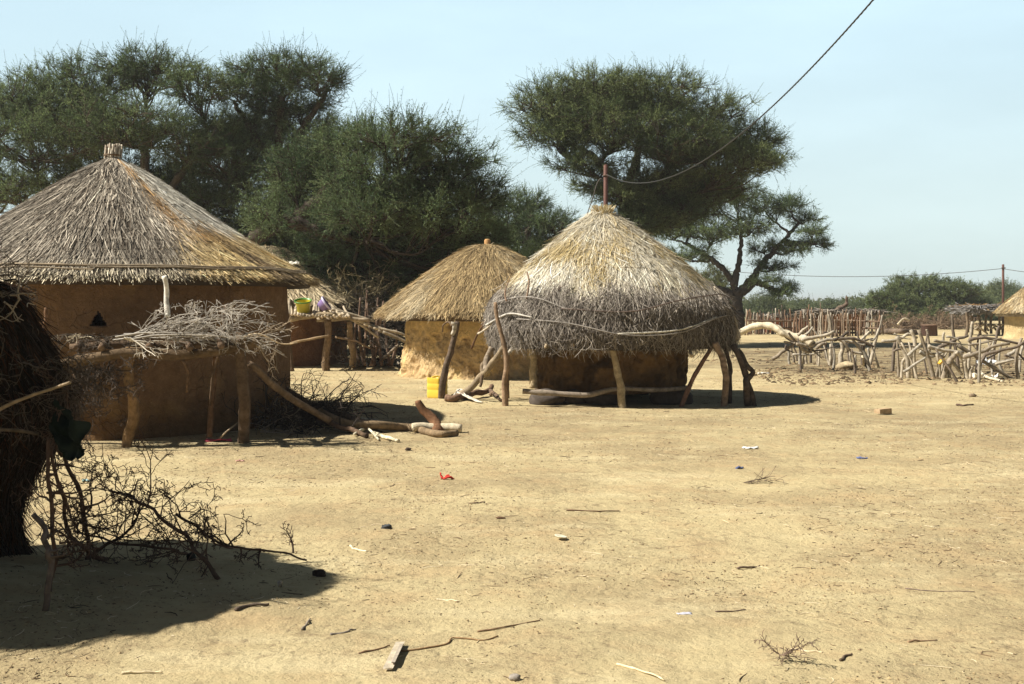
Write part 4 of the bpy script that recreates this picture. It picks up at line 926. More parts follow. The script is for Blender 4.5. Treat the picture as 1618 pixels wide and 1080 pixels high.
for pts, r, c in (
        ([(405, 720), (540, 630), (680, 530)], .085, 1), ([(720, 520), (850, 490), (960, 470), (1070, 430)], .09, 0), ([(820, 580), (950, 525), (1080, 510), (1165, 540), (1250, 640), (1380, 660)], .075, 0),
        ([(1100, 505), (1240, 500), (1350, 525), (1485, 590)], .07, 2), ([(1330, 540), (1440, 430)], .065, 0), ([(880, 600), (935, 560), (985, 548)], .08, 1), ([(660, 560), (760, 580), (790, 600)], .08, 1),
        ([(680, 470), (730, 420), (785, 375)], .075, 0), ([(740, 480), (790, 440), (840, 380)], .06, 3), ([(900, 630), (960, 632)], .05, 2), ([(1060, 520), (1120, 500), (1215, 430)], .08, 4),
        ([(700, 570), (745, 620), (800, 650)], .09, 0), ([(800, 560), (830, 600), (800, 650)], .07, 1), ([(1150, 520), (1260, 540), (1400, 570)], .06, 0), ([(960, 440), (1010, 440)], .05, 4),
        ([(530, 460), (580, 510), (680, 560)], .06, 2), ([(580, 440), (640, 520), (690, 560)], .055, 2), ([(1440, 500), (1480, 520), (1540, 420), (1580, 250)], .045, 3)):
    part('rail', zp(Z1, pts, 0, False, d1+rng.normal(0, .35)), r*.6, r*.42, pc[c], pen1, m='wood', S=7, K=16)
def tangle(pen, x0, x1, y0, y1, d, n):
    for k in range(n):
        x, y, a, l = rng.uniform(x0, x1), rng.uniform(y0, y1), rng.normal(0, .5), rng.uniform(10, 30)
        q = [(x-l*math.cos(a), y-l*math.sin(a)*.7), (x+rng.normal(0, 3), y+rng.normal(0, 3)), (x+l*math.cos(a), y+l*math.sin(a)*.7)]
        dd = d+rng.normal(0, .3); part('rail', [W(u_, v_, dd) for u_, v_ in q], rng.uniform(.018, .035), .012, pc[rng.integers(0, 5)], pen, m='wood', S=5, K=10)
def uprights(pen, x0, x1, yb, d, n):
    for k in range(n):
        x = x0+(x1-x0)*(k+rng.random())/n; dd = H*F/(yb+rng.normal(0, 5)-HY); b = W(x, yb, dd); b[2] = gh(b[0], b[1])-.06; hh = rng.uniform(.55, 1.15)
        t = b+A(rng.normal(0, .16), rng.normal(0, .1), hh); m_ = (b+t)/2+A(rng.normal(0, .06), 0, 0); c = pc[rng.integers(0, 5)]
        part('post', [b, m_, t], rng.uniform(.022, .038), .017, c, pen, m='wood', S=6, K=9)
        if k % 2: part('post', [m_+A(0, 0, .1), t+A(rng.choice([-1, 1])*rng.uniform(.1, .25), 0, rng.uniform(-.1, .15))], .028, .018, c, pen, m='wood', S=6, K=6)
tangle(pen1, 1245, 1395, 535, 560, 28.6, 7)
uprights(pen1, 1250, 1398, 583, 29.0, 9)
pen2 = thing('pen_fence', G(1520, 600), 'pen fence of forked grey posts and tangled rails at the right edge of the yard', 'fence', 'rough wooden pen fences')
for pts, r, c in (
        ([(135, 755), (145, 690), (160, 620)], .075, 2), ([(202, 860), (205, 790), (228, 735)], .06, 0), ([(250, 860), (238, 740), (205, 660), (165, 590)], .095, 0),
        ([(300, 862), (285, 760), (292, 660), (290, 600), (265, 545)], .085, 0), ([(432, 880), (400, 770), (365, 680), (322, 545)], .085, 1), ([(412, 660), (388, 600), (378, 540)], .06, 1),
        ([(475, 900), (465, 800), (448, 715)], .065, 0), ([(490, 905), (515, 820), (545, 770), (592, 700)], .12, 1), ([(536, 892), (545, 790), (560, 740)], .065, 1), ([(610, 730), (580, 640), (568, 560), (558, 435)], .07, 2),
        ([(668, 890), (655, 800), (638, 745)], .10, 0), ([(682, 902), (690, 850), (700, 800)], .10, 0), ([(735, 912), (740, 840), (775, 760), (832, 660)], .075, 2), ([(845, 680), (870, 620), (895, 515)], .065, 2),
        ([(670, 700), (690, 600), (705, 485)], .07, 0), ([(1030, 902), (1020, 800), (1015, 720), (1055, 600)], .07, 1), ([(860, 785), (855, 730), (855, 680)], .06, 0), ([(490, 660), (497, 610), (505, 560)], .06, 0),
        ([(1036, 790), (1050, 720), (1072, 630)], .06, 3), ([(730, 700), (742, 640), (752, 570)], .05, 4), ([(540, 700), (548, 660), (552, 600)], .05, 4), ([(1090, 890), (1085, 760), (1075, 620)], .07, 1)):
    part('post', zp(Z2, pts, 0, True, 25.2 if pts[0][1] > 800 else 27.5), r*.62, r*.44, pc[c], pen2, m='wood', S=7, K=14)
for pts, r, c in (
        ([(215, 842), (290, 795), (372, 738)], .06, 3), ([(60, 622), (130, 622), (200, 600), (250, 575), (312, 600)], .07, 0), ([(390, 660), (450, 675), (500, 690), (640, 705)], .085, 0),
        ([(460, 672), (530, 640), (600, 605), (672, 585)], .075, 2), ([(600, 650), (720, 725), (860, 820), (1040, 918)], .085, 1), ([(640, 735), (700, 725), (780, 695), (850, 660), (970, 640)], .08, 1),
        ([(800, 718), (900, 690), (1020, 662), (1075, 630)], .065, 2), ([(680, 612), (770, 602), (860, 608), (1070, 645)], .07, 2), ([(430, 620), (520, 632), (620, 642)], .06, 1), ([(700, 645), (760, 640), (825, 620)], .055, 1),
        ([(958, 725), (1000, 695), (1030, 668)], .075, 3), ([(556, 765), (600, 820), (632, 858)], .075, 0), ([(330, 700), (400, 730), (520, 690)], .08, 3), ([(250, 730), (300, 680), (340, 640)], .07, 3),
        ([(140, 700), (180, 680), (230, 690)], .05, 2), ([(590, 700), (640, 735), (690, 715)], .10, 0), ([(840, 690), (870, 660), (940, 640)], .06, 0), ([(380, 690), (420, 715), (500, 740)], .07, 0)):
    part('rail', zp(Z2, pts, 0, False, 25.4+rng.normal(0, .4)), r*.6, r*.42, pc[c], pen2, m='wood', S=7, K=16)
tangle(pen2, 1420, 1625, 530, 575, 25.6, 9)
uprights(pen2, 1410, 1625, 598, 25.6, 10)
Q = lambda x, y: G(*Z2(x, y))
log('bleached_branch', [Q(760, 850)+A(0, 0, .25), Q(765, 868)+A(0, 0, .08), Q(820, 905)+A(0, 0, .05), Q(920, 922)+A(0, 0, .02)], .035, .025, (.60, .53, .40), 'bleached white curved branch on the ground under the right pen fence', 'branch', m='wood')
log('bleached_branch', [Q(765, 850)+A(0, 0, .3), Q(790, 838)+A(0, 0, .42), Q(805, 830)+A(0, 0, .5)], .04, .03, (.70, .63, .48), 'short bleached stub leaning against the right pen fence above the curved white branch', 'branch', m='wood')
log('stick', [Q(40, 850), Q(90, 850), Q(180, 838), Q(215, 835)], .035, .02, (.26, .20, .13), 'long thin brown stick on the ground left of the right pen fence', 'stick')
for k, (x, y, s, h, c, lab) in enumerate(((745, 898, .12, .14, (.74, .70, .60), 'crumpled pale bag on the ground left of the curved white branch'), (865, 890, .10, .10, (.72, .70, .66), 'crumpled white bag on the ground right of the curved white branch'), (800, 800, .16, .22, (.55, .56, .58), 'grey white plastic sheet caught low in the right pen fence'))):
    mb = MB(); scrap(mb, Q(x, y if k < 2 else 880)+A(0, 0, 0 if k < 2 else .25), s, s*.7, h, c, k, seed=k+20); tag(mb.build('plastic_bag', M['cloth']), lab, 'bag', 'plastic bags by the right pen fence')
p = W(*Z2(484, 768), 25.1); mb = MB(); blob(mb, p, (.075, .05, .05), (.66, .40, .06), .3, 1.3, seed=4)
v = mb.v[0]; v[:, 2] += (v[:, 0]-p[0])*.6; mb.v[0] = v
tag(mb.build('plastic_scrap', M['plastic']), 'orange yellow plastic scrap hung on the right pen fence', 'scrap')
p = G(1180+7, 582); mb = MB(); blob(mb, G(*Z1(1205, 825), .06), (.24, .17, .12), (.42, .34, .22), .3, 1.6, seed=8); tag(mb.build('stump', M['bark']), 'rounded brown stump on the ground under the middle of the left pen fence', 'stump')
log('stick', [G(1365, 578), W(1364, 568, 28), W(1362, 560, 28)], .035, .02, (.55, .46, .32), 'small pale stick standing before the right end of the left pen fence', 'stick')
p = G(1468, 530)
bk = thing('basin', p, 'dark metal basin standing in the pen behind the right fence', 'basin')
mb = MB(); lathe(mb, p, [(.01, 0), (.38, 0), (.42, .04), (.40, .52), (.43, .55), (.37, .55), (.36, .06), (.01, .05)], 24, (.10, .06, .05), .05, 3); mb.build('body', M['metal'], bk)
mb = MB(); lathe(mb, p, [(.41, .54), (.45, .56), (.41, .585), (.38, .56)], 24, (.24, .15, .10)); mb.build('rim', M['metal'], bk)

# ---------------------------------------------------------------- far palisade, shelters and hut
pal = thing('palisade_fence', G(1285, 528), 'long palisade of upright reddish and grey stakes in front of the far bushes', 'fence')
for k in range(98):
    px = 1176+k*2.26+rng.normal(0, 1.1); d = 60+rng.normal(0, .5)+2*math.sin(k*.08)
    top = 493+rng.normal(0, 5)-(6 if rng.random() < .12 else 0)+(4 if k > 60 else 0)
    c = [(.19, .12, .08), (.20, .155, .115), (.36, .32, .26), (.10, .075, .058), (.23, .165, .115)][rng.choice(5, p=[.28, .22, .2, .15, .15])]
    x = (px-CX)/F*d; t = H-(top-HY)/F*d; lean = rng.normal(0, .07)
    mb = MB(); stick(mb, [A(x, d, -.1), A(x+lean*.5+rng.normal(0, .03), d, t*.55), A(x+lean, d, t)], rng.uniform(.035, .075), rng.uniform(.02, .04), c, S=5, K=7, wob=.2); mb.build('stake', M['bark'], pal)
part('rail', [W(1178, 506, 59.6), W(1250, 507, 60.2), W(1320, 506, 60.6), W(1395, 508, 59.5)], .05, .05, (.2, .14, .1), pal, K=30)
part('rail', [W(1178, 517, 59.6), W(1250, 518, 60.2), W(1320, 517, 60.6), W(1395, 519, 59.5)], .05, .05, (.2, .14, .1), pal, K=30)
def flat_roof(mb, ctr, sx, sy, h, c, n=1200, d=1):
    box(mb, ctr, (sx, sy, h*.6), 0, np.asarray(c)*.5)
    b = A(*ctr)+np.stack([rng.uniform(-.52, .52, n)*sx, rng.uniform(-.52, .52, n)*sy, rng.uniform(.1, .6, n)*h], -1)
    e = b+np.stack([rng.normal(0, .35, n), rng.normal(0, .35, n), rng.normal(-.03, .08, n)], -1)
    rim = rng.random(n) < .35; e[rim] = b[rim]+np.stack([rng.normal(0, .15, n), rng.normal(-.15, .1, n), rng.uniform(-.35, -.05, n)], -1)[rim]; b[rim, 1] = ctr[1]-sy*.5
    tubes(mb, np.stack([b, e], 1), .018, np.asarray(c)*rng.uniform(.5, 1.4, (n, 1)), 3)
s1 = thing('shelter', W(1325, 520, 64), 'low mud shed with brushwood roof and a dead branch on top behind the palisade', 'shelter', 'shelters with brushwood roofs')
mb = MB(); box(mb, W(1325, 508, 65)+A(0, 0, .0), (2.4, 2, 1.0), .1, (.30, .16, .09), jit=.04); mb.build('wall', M['mud'], s1)
mb = MB(); flat_roof(mb, W(1322, 493, 65), 4.2, 3, .25, (.26, .23, .20)); mb.build('roof', M['twig'], s1)
log('branch', [W(1316, 494, 63.8), W(1326, 487, 63.8), W(1333, 484, 63.8), W(1338, 477, 63.8), W(1337, 468, 63.8)], .16, .06, (.15, .11, .085), 'dead forked branch sticking up from the shed roof behind the palisade', 'branch', jit=.4)
s2 = thing('shelter', W(1230, 515, 66), 'small reddish shed seen between stakes at the left part of the palisade', 'shelter', 'shelters with brushwood roofs')
mb = MB(); box(mb, W(1236, 505, 66)+A(0, 0, -.3), (2.2, 2, .9), .05, (.34, .13, .08), jit=.04); mb.build('wall', M['mud'], s2)
mb = MB(); flat_roof(mb, W(1236, 499, 66), 3, 2.4, .2, (.34, .31, .28), 600); mb.build('roof', M['twig'], s2)
wl_ = thing('mud_building', W(1140, 512, 75), 'pale mud building behind the granary left of the acacia trunk', 'building')
mb = MB(); mud_wall(mb, A(W(1136, 500, 76)[0], 77, 0), 1.35, 1.3, 1.45, lambda p, Z, T: np.broadcast_to((.42, .31, .17), p.shape), lambda p, Z, T: .05*fbm(p, 2, 3, 121), 122, step=.08); mb.build('wall', M['mud'], wl_)
s3 = thing('shelter', G(1555, 530), 'open post shelter with grey brushwood roof beside the small hut at the right edge', 'shelter', 'shelters with brushwood roofs')
ds = 59.0
mb = MB(); flat_roof(mb, W(1557, 490, ds+1.2), 2.5, 2.8, .42, (.24, .225, .215), 2600); mb.build('roof', M['twig'], s3)
mb = MB(); flat_roof(mb, W(1552, 484.5, ds+1.2), 1.5, 1.6, .14, (.42, .26, .11), 500); mb.build('thatch_patch', M['straw'], s3)
for px, b, t, dd in ((1527, 531, 493, 0), (1536, 528, 492, 1.2), (1549, 529, 494, .4), (1566, 527, 494, 2), (1578, 530, 494, .3), (1585, 529, 494, 1.8), (1530, 525, 494, 2.4), (1556, 524, 494, 2.5)):
    part('post', [W(px, b, ds+dd), W(px+rng.normal(0, 1), (b+t)/2, ds+dd), W(px+rng.normal(0, 1.5), t, ds+dd)], .07, .06, np.array((.22, .165, .115))*rng.uniform(.5, 1.4), s3, S=6)
for k in range(16):
    x = rng.uniform(1532, 1584); y = rng.uniform(512, 522)
    part('rail', [W(x, y, ds+.3), W(x+rng.normal(8, 6), y+rng.normal(0, 6), ds+.5)], .06, .05, np.array((.34, .28, .20))*rng.uniform(.5, 1.4), s3, S=6)
c5 = A((1628-CX)/F*55, 55, 0)
h5 = thing('mud_hut', c5, 'small pale yellow mud hut with thatch at the far right edge', 'hut', 'round mud huts')
f5, t5_ = smooth_prof([(.05, 2.55), (.5, 2.2), (1.0, 1.75), (1.55, 1.22)])
mb = MB(); mud_wall(mb, c5, 1.18, 1.14, 1.42, lambda p, Z, T: mix3((.52, .41, .23), (.43, .33, .18), sstep(-.2, .3, fbm(p, 3, 3, 131))), lambda p, Z, T: .03*fbm(p, 3, 3, 132), 133, step=.05); mb.build('wall', M['mud'], h5)
mb = MB(); roof_core(mb, c5, f5, (.13, .10, .055), 135, .03, .14); thatch(mb, c5, f5, t5_, 7000, .5, .025, straw2, .07, .06, .25, seed=135, amp=.03, over=.06, rag=.09); mb.build('roof', M['straw'], h5, smooth=False)
sp = []
for k in range(260):
    p = W(rng.uniform(1396, 1528), rng.uniform(505, 519), 74+rng.uniform(-1, 2)); p[2] = rng.uniform(.1, .7)*rng.random()**.6
    sp.append(dict(p0=p, dirv=(rng.normal(0, 1), rng.normal(0, .5), rng.normal(.05, .35)), L=rng.uniform(.5, 1.2), r0=.03, depth=2, zig=.25, colr=(.21, .15, .10), minr=.012))
bh = branch_obj('brushwood_hedge', sp, 'twig', S=3); tag(bh, 'low brown brushwood hedge in front of the big green bush', 'hedge')
log('log', [G(1398, 527, .1), G(1425, 530, .25), G(1452, 527, .1)], .16, .12, (.16, .12, .09), 'dark log lying on the ground at the right end of the palisade', 'log')
log('branch', [W(1418, 512, 72), W(1428, 503, 72), W(1438, 506, 72)], .07, .05, (.44, .38, .28), 'pale broken bough on top of the brown brushwood hedge', 'branch', m='wood')

# ---------------------------------------------------------------- poles and cables
rust = (.11, .05, .038)
pp = thing('utility_pole', A((957-CX)/F*35, 35, 0), 'reddish brown utility pole rising behind the granary roof', 'pole', 'utility poles')
x0 = (957-CX)/F*35
mb = MB(); lathe(mb, (x0, 35, 0), [(.02, -.1), (.078, -.1), (.074, 3), (.066, 5.92), (.03, 5.94), (.004, 5.94)], 12, rust); mb.build('shaft', M['metal'], pp)
mb = MB(); lathe(mb, (x0, 35, 5.6), [(.07, -.03), (.088, -.03), (.088, .03), (.07, .03)], 12, (.12, .07, .05)); stick(mb, [A(x0, 34.97, 5.6), A(x0+.05, 34.85, 5.6), A(x0+.06, 34.82, 5.55)], .018, .014, (.14, .1, .08), S=6, wob=0); mb.build('cable_clamp', M['metal'], pp)
pn = thing('utility_pole', A(4.95, 8.2, 0), 'utility pole at the near end of the overhead cable', 'pole')
mb = MB(); lathe(mb, (4.95, 8.2, 0), [(.02, -.1), (.078, -.1), (.066, 7.1), (.004, 7.12)], 12, rust); mb.build('shaft', M['metal'], pn)
K = 90; d = np.linspace(34.9, 8.2, K); u = (34.9-d)/(34.9-8.2)
cx_ = x0+.04+(34.9-d)*.0748; cz = 4.5+.0094*(d-24)**2
P = np.stack([cx_, d, cz], -1); mb = MB()
a = np.arange(K*6)*.0
for ph in (0, 2.09, 4.19):
    K2 = 700; dd = np.linspace(34.9, 8.2, K2); tw = dd*16+ph
    P2 = np.stack([x0+.04+(34.9-dd)*.0748+.0065*np.cos(tw), dd, 4.5+.0094*(dd-24)**2+.0065*np.sin(tw)], -1)
    tubes(mb, P2[None], .0068, (.055, .055, .05), 5)
tag(mb.build('power_cable', M['rubber']), 'thick twisted power cable running from the utility pole up across the sky', 'cable')
mb = MB(); stick(mb, [A(x0-.05, 35, 5.45), W(945, 285, 35), W(932, 325, 35), W(922, 352, 35)], .016, .016, (.10, .09, .08), S=5, wob=.4, jit=0, K=20)
tag(mb.build('power_cable', M['rubber']), 'thin cable hanging down from the utility pole behind the granary', 'cable')
dp = 90; xp = (1585-CX)/F*dp
pq = thing('utility_pole', A(xp, dp, 0), 'distant slim brown utility pole above the far shelter on the right', 'pole', 'utility poles')
mb = MB(); lathe(mb, (xp, dp, 0), [(.02, -.1), (.105, -.1), (.09, 4.78), (.004, 4.8)], 10, rust); mb.build('shaft', M['metal'], pq)
mb = MB(); box(mb, (xp, dp-.08, 4.5), (.3, .1, .08), 0, (.12, .08, .06)); mb.build('cable_clamp', M['metal'], pq)
mb = MB(); ee = W(1150, 428, 96); s_ = W(1583, 424, 90); u = np.linspace(0, 1, 30)[:, None]; P = s_*(1-u)+ee*u; P[:, 2] -= .55*(4*u*(1-u))[:, 0]
tubes(mb, P[None], .022, (.10, .10, .10), 4); tag(mb.build('power_cable', M['rubber']), 'thin distant wire strung from the far pole towards the acacia on the left', 'cable')
mb = MB(); ee = W(1760, 440, 84); P = s_*(1-u)+ee*u; P[:, 2] -= .15*(4*u*(1-u))[:, 0]
tubes(mb, P[None], .022, (.10, .10, .10), 4); tag(mb.build('power_cable', M['rubber']), 'thin distant wire leaving the far pole to the right', 'cable')
# ---------------------------------------------------------------- trees
def tree(name, label, d, trunks, pads, leaf=((.072, .118, .050), (.245, .325, .14)), dens=1.0, ll=None, r0=.22, cat='tree', group='acacia trees', tw=(.24, .55), bark=(.085, .068, .052), spike=.05, flat=.7, up=.35, root_px=None, leafc=1.0):
    """trunks: lists of photo points from the ground up; pads: leafy layers (px, py, half width, half height[, depth offset])"""
    ll = ll or max(.042, .00105*d)
    base = W(trunks[0][0][0], trunks[0][0][1], d) if root_px is None else A(*root_px)
    b = A(base[0], base[1], float(gh(base[0], base[1])))
    root = thing(name, b, label, cat, group)
    mb = MB(); nodes = []
    for k, t in enumerate(trunks):
        pts = [W(p[0], p[1], d+(p[2] if len(p) > 2 else 0)) for p in t]
        if k == 0: pts = [A(pts[0][0], pts[0][1], min(-.1, pts[0][2]))]+pts[1:]
        p = catmull(pts, 8*len(pts)); n = len(p); u = np.linspace(0, 1, n)
        ra = (r0 if k == 0 else r0*.62); rb = r0*(.5 if k == 0 else .28)
        r = ra+(rb-ra)*u
        if k == 0: r = r*(1+.5*np.exp(-u*14))
        p[1:] += rng.normal(0, r0*.09, (n-1, 3))
        tubes(mb, p[None], (r*(1+.1*rng.normal(0, 1, n)))[None], np.asarray(bark)*(1+.2*rng.normal(0, .5, (1, n, 1))), 8)
        lo = n//3 if k == 0 else 2
        for i in range(lo, n): nodes.append((p[i], r[i]))
    NP = np.array([q[0] for q in nodes]); NR = np.array([q[1] for q in nodes])
    TP, TR = [], []; tw0, tw1, twm, tone = [], [], [], []
    for pad in pads:
        px, py, hw, hh = pad[:4]; py += 11*(d < 50); dz = pad[4] if len(pad) > 4 else rng.normal(0, .8)
        c = W(px, py, d+dz); k = (d+dz)/F; rx, rz = hw*k, hh*k; ry = max(rx*.75, .9)
        foot = c+A(0, 0, -rz*.6)
        dist = np.linalg.norm((NP-foot)*A(1, 1, 1.0), axis=1)+np.maximum(NP[:, 2]-foot[2], 0)*2.5
        i = int(np.argmin(dist)); a = NP[i]
        mid_ = a*.45+foot*.55+A(0, 0, -.12*np.linalg.norm(foot-a))+rng.normal(0, .06, 3)*np.linalg.norm(foot-a)
        limb = catmull([a, mid_, foot], 12); limb[1:-1] += rng.normal(0, .03, (10, 3))
        lr = min(NR[i]*.75, r0*.10+.022*np.linalg.norm(foot-a)+.02)
        TP.append(limb); TR.append(np.linspace(lr, lr*.4, 12))
        vol = rx*ry*rz
        na = int(np.clip(dens*(12+46*(rx*ry+rx*rz*2)**.85), 14, 640))
        v = unit(rng.normal(0, 1, (na, 3))); v[:, 2] = np.where(v[:, 2] < 0, v[:, 2]*flat, v[:, 2])
        rad = rng.random(na)**.40*rng.uniform(.82, 1.25, na)
        anch = c+v*rad[:, None]*A(rx, ry, rz)
        ns = max(4, na//7); sub = anch[rng.choice(na, ns, replace=False)]*.7+c*.3-A(0, 0, rz*.25)
        for s in sub:
            j = rng.integers(5, 12); m = (limb[j]+s)/2+rng.normal(0, .08, 3)*np.linalg.norm(s-limb[j])
            TP.append(catmull([limb[j], m, s], 12)); TR.append(np.linspace(lr*.42, .012+.00015*d, 12))
        for s in anch:
            j = int(np.argmin(np.linalg.norm(sub-s, axis=1))); m = (sub[j]+s)/2+rng.normal(0, .1, 3)*np.linalg.norm(s-sub[j])
            TP.append(catmull([sub[j], m, s], 12)); TR.append(np.linspace(.013+.00012*d, .005+.00008*d, 12))
        nt = 11
        o = np.repeat(anch, nt, 0); vv = np.repeat(v*A(1, 1, .8), nt, 0)
        dirs = unit(vv*.8+A(0, 0, up)+rng.normal(0, .75, o.shape))
        L = rng.uniform(tw[0], tw[1], len(o)); sp = rng.random(len(o)) < spike; L[sp] *= 1.9
        tw0.append(o); tw1.append(o+dirs*L[:, None]); twm.append(o+dirs*L[:, None]*.5+rng.normal(0, .07, o.shape)*L[:, None])
        pt = .5+.35*rng.normal(0, .6)
        tone.append(np.clip(np.repeat(rng.normal(pt, .34, na), nt)+rng.normal(0, .15, len(o)), 0, 1))
    tubes(mb, np.array(TP), np.array(TR), bark, 4)
    mb.build('trunk', M['bark'], root)
    o, m, e, tn = (np.concatenate(q) for q in (tw0, twm, tw1, tone))
    mb = MB()
    tubes(mb, np.stack([o, m, e], 1), np.array([[.0042, .003, .002]])*(1+d/70), mix3((.085, .10, .055), (.17, .19, .10), tn), 3)
    nl = int(10.5*leafc)
    u = rng.uniform(.08, 1.02, (len(o), nl))[..., None]
    pos = (1-u)**2*o[:, None]+2*u*(1-u)*(2*m-.5*(o+e))[:, None]+u**2*e[:, None]
    pos = (pos+rng.normal(0, ll*.45, pos.shape)).reshape(-1, 3); n = len(pos)
    ax = unit(np.repeat(unit(e-o), nl, 0)*.7+rng.normal(0, .6, (n, 3)))
    sd_ = unit(np.cross(ax, unit(rng.normal(0, .75, (n, 3))+A(-.55, -.05, .85))))
    l = (ll*rng.uniform(.6, 1.3, n))[:, None]
    q4 = np.stack([pos-ax*l*.5, pos+sd_*l*.22, pos+ax*l*.5, pos-sd_*l*.22], 1).reshape(-1, 3)
    tl = np.repeat(tn, nl)
    col = mix3(leaf[0], leaf[1], tl)*rng.uniform(.75, 1.25, (n, 1))
    mb.add(q4, np.arange(n*4).reshape(-1, 4), None, np.repeat(col, 4, 0))
    mb.build('crown', M['leaf'], root, smooth=False)
    return root
# left group behind the large hut
tree('acacia_tree', 'broad acacia at the far left whose layered crown spreads behind the large hut roof', 38,
     [[(235, 560), (236, 420), (232, 330), (228, 260), (232, 200)], [(234, 330), (180, 270), (120, 220)], [(234, 340), (290, 270), (330, 210)], [(232, 300), (130, 300), (40, 290)]],
     [(45, 150, 95, 38), (135, 120, 95, 36), (235, 98, 85, 30), (310, 130, 60, 34), (60, 215, 115, 42, -1), (190, 185, 110, 48, -1.2), (295, 215, 80, 46), (-60, 180, 90, 60), (10, 285, 80, 34, -1.5), (120, 270, 80, 32, 1), (280, 290, 70, 40, 1.5), (90, 170, 90, 40, 1.5), (-70, 300, 90, 60, 1), (320, 285, 80, 55, 2), (345, 195, 50, 40, 1), (250, 320, 90, 50, 2.5), (200, 270, 80, 40, 2), (150, 200, 80, 40, 2)], r0=.26)
tree('acacia_tree', 'tall acacia with narrow flat topped crown in the middle of the left trees', 38.5,
     [[(440, 565), (445, 400), (443, 300), (440, 220), (446, 150)], [(442, 280), (400, 210), (370, 160)], [(442, 260), (480, 200), (520, 140)]],
     [(440, 100, 85, 22), (385, 128, 50, 22), (500, 118, 52, 22), (450, 150, 80, 28), (395, 195, 62, 34), (485, 190, 65, 30), (350, 245, 75, 44), (435, 250, 85, 42), (520, 235, 50, 36), (380, 320, 90, 44), (470, 330, 90, 48), (330, 370, 80, 40), (420, 375, 90, 44), (520, 300, 60, 50, 1), (400, 200, 60, 30, 2)], r0=.24)
tree('acacia_tree', 'dark leaning acacia with a thick slanting bough and drooping crown above the small hut roofs', 30,
     [[(300, 555, 5), (340, 440, 4.5), (395, 382, 3), (440, 356, 2), (495, 325, .5), (520, 300), (560, 265)], [(500, 322), (600, 300), (680, 290), (740, 300)], [(545, 280), (570, 240), (610, 215)], [(460, 348), (520, 370), (580, 380)]],
     [(560, 212, 75, 30), (635, 207, 85, 28), (705, 240, 75, 32), (600, 272, 105, 46, -1), (690, 290, 100, 46, -.5), (750, 300, 50, 40), (555, 345, 95, 48, .5), (655, 365, 110, 52, 1), (745, 360, 60, 40, 1), (510, 265, 60, 50, 1), (450, 330, 60, 40, 1.5), (540, 400, 80, 36, 1.5), (640, 415, 100, 36, 1.8), (740, 410, 60, 34, 1.5), (590, 320, 80, 40, -1.8), (700, 335, 70, 40, -1.6), (470, 255, 50, 40, 1)], r0=.27, spike=.12, leaf=((.054, .100, .048), (.205, .285, .13)), bark=(.055, .043, .035))
tree('acacia_tree', 'smaller dark acacia between the ochre hut roof and the granary roof', 46,
     [[(835, 545), (838, 450), (830, 390), (842, 340)], [(834, 400), (880, 370), (890, 350)]],
     [(825, 312, 45, 18), (868, 340, 42, 16), (800, 340, 50, 30), (845, 362, 60, 24), (785, 390, 60, 36), (800, 420, 50, 26), (740, 420, 60, 36)], r0=.2)
tree('acacia_bush', 'low leafy bush filling the gap right of the ochre hut roof finial', 43, [[(868, 545), (866, 440), (868, 400)]],
     [(868, 395, 52, 22), (905, 385, 30, 20), (850, 425, 60, 24), (900, 430, 50, 26)], r0=.10, group='bushes under the trees', cat='bush', leaf=((.055, .085, .026), (.12, .15, .05)))
for k, (px, py, hw, hh, d, lab) in enumerate((
        (440, 440, 66, 52, 38, 'green bush behind the right slope of the large hut roof'), (520, 445, 66, 50, 40, 'green bush behind the pole shelf with basins'),
        (605, 432, 64, 50, 41, 'bright green bush left of the ochre hut roof'), (690, 440, 72, 54, 42, 'dark green bush right behind the ochre hut roof'))):
    tree('acacia_bush', lab, d, [[(px, 555), (px+5, 500), (px, 440)]], [(px, py, hw, hh*.7), (px-30, py+38, 50, 30), (px+32, py+34, 50, 30), (px, py+62, 66, 26)], r0=.10, group='bushes under the trees', cat='bush',
         leaf=((.045, .072, .026), (.095, .13, .045)), dens=1.1, tw=(.4, .8))
tree('acacia_tree', 'dense dark acacia at the back whose foliage fills the gap under the leaning one', 50, [[(600, 540), (605, 460), (600, 400)]],
     [(440, 395, 80, 40), (540, 380, 90, 46), (640, 385, 90, 46), (730, 395, 80, 46), (590, 430, 130, 40), (700, 440, 90, 40), (470, 440, 90, 40), (380, 420, 60, 40)], r0=.2, leaf=((.05, .09, .042), (.15, .215, .10)))
# umbrella acacia behind the granary and the one to its right
tree('acacia_tree', 'great umbrella acacia with wide flat crown rising behind the granary', 45,
     [[(985, 552), (986, 420), (985, 320), (992, 285)], [(988, 310), (940, 250), (880, 215)], [(990, 300), (1010, 230), (1000, 170)], [(990, 310), (1070, 260), (1140, 240), (1190, 230)], [(990, 330), (1030, 310), (1060, 300)]],
     [(872, 152, 66, 34), (960, 128, 85, 26), (1045, 138, 80, 32), (1115, 168, 70, 32), (1185, 208, 56, 24), (880, 205, 66, 26, -1.5), (970, 190, 95, 42, -2), (1060, 212, 95, 42, -2), (1150, 250, 85, 30), (925, 250, 55, 20), (1030, 275, 72, 28, -1), (1205, 240, 42, 18), (1090, 275, 60, 22, 1), (900, 175, 80, 40, 1.5), (1010, 330, 45, 22, -1.5), (960, 160, 90, 36, 1.5), (1100, 220, 85, 36, 1.5), (1000, 345, 36, 16, -2), (1040, 310, 50, 24, 1), (1065, 298, 66, 20, .5), (1115, 292, 52, 18, 1), (1080, 322, 62, 20, 0), (1030, 345, 50, 20, -1), (1145, 285, 46, 16, 1), (940, 285, 34, 14, 0), (985, 300, 40, 20, -2)], r0=.30,
     leaf=((.085, .128, .052), (.31, .375, .155)), spike=.12)
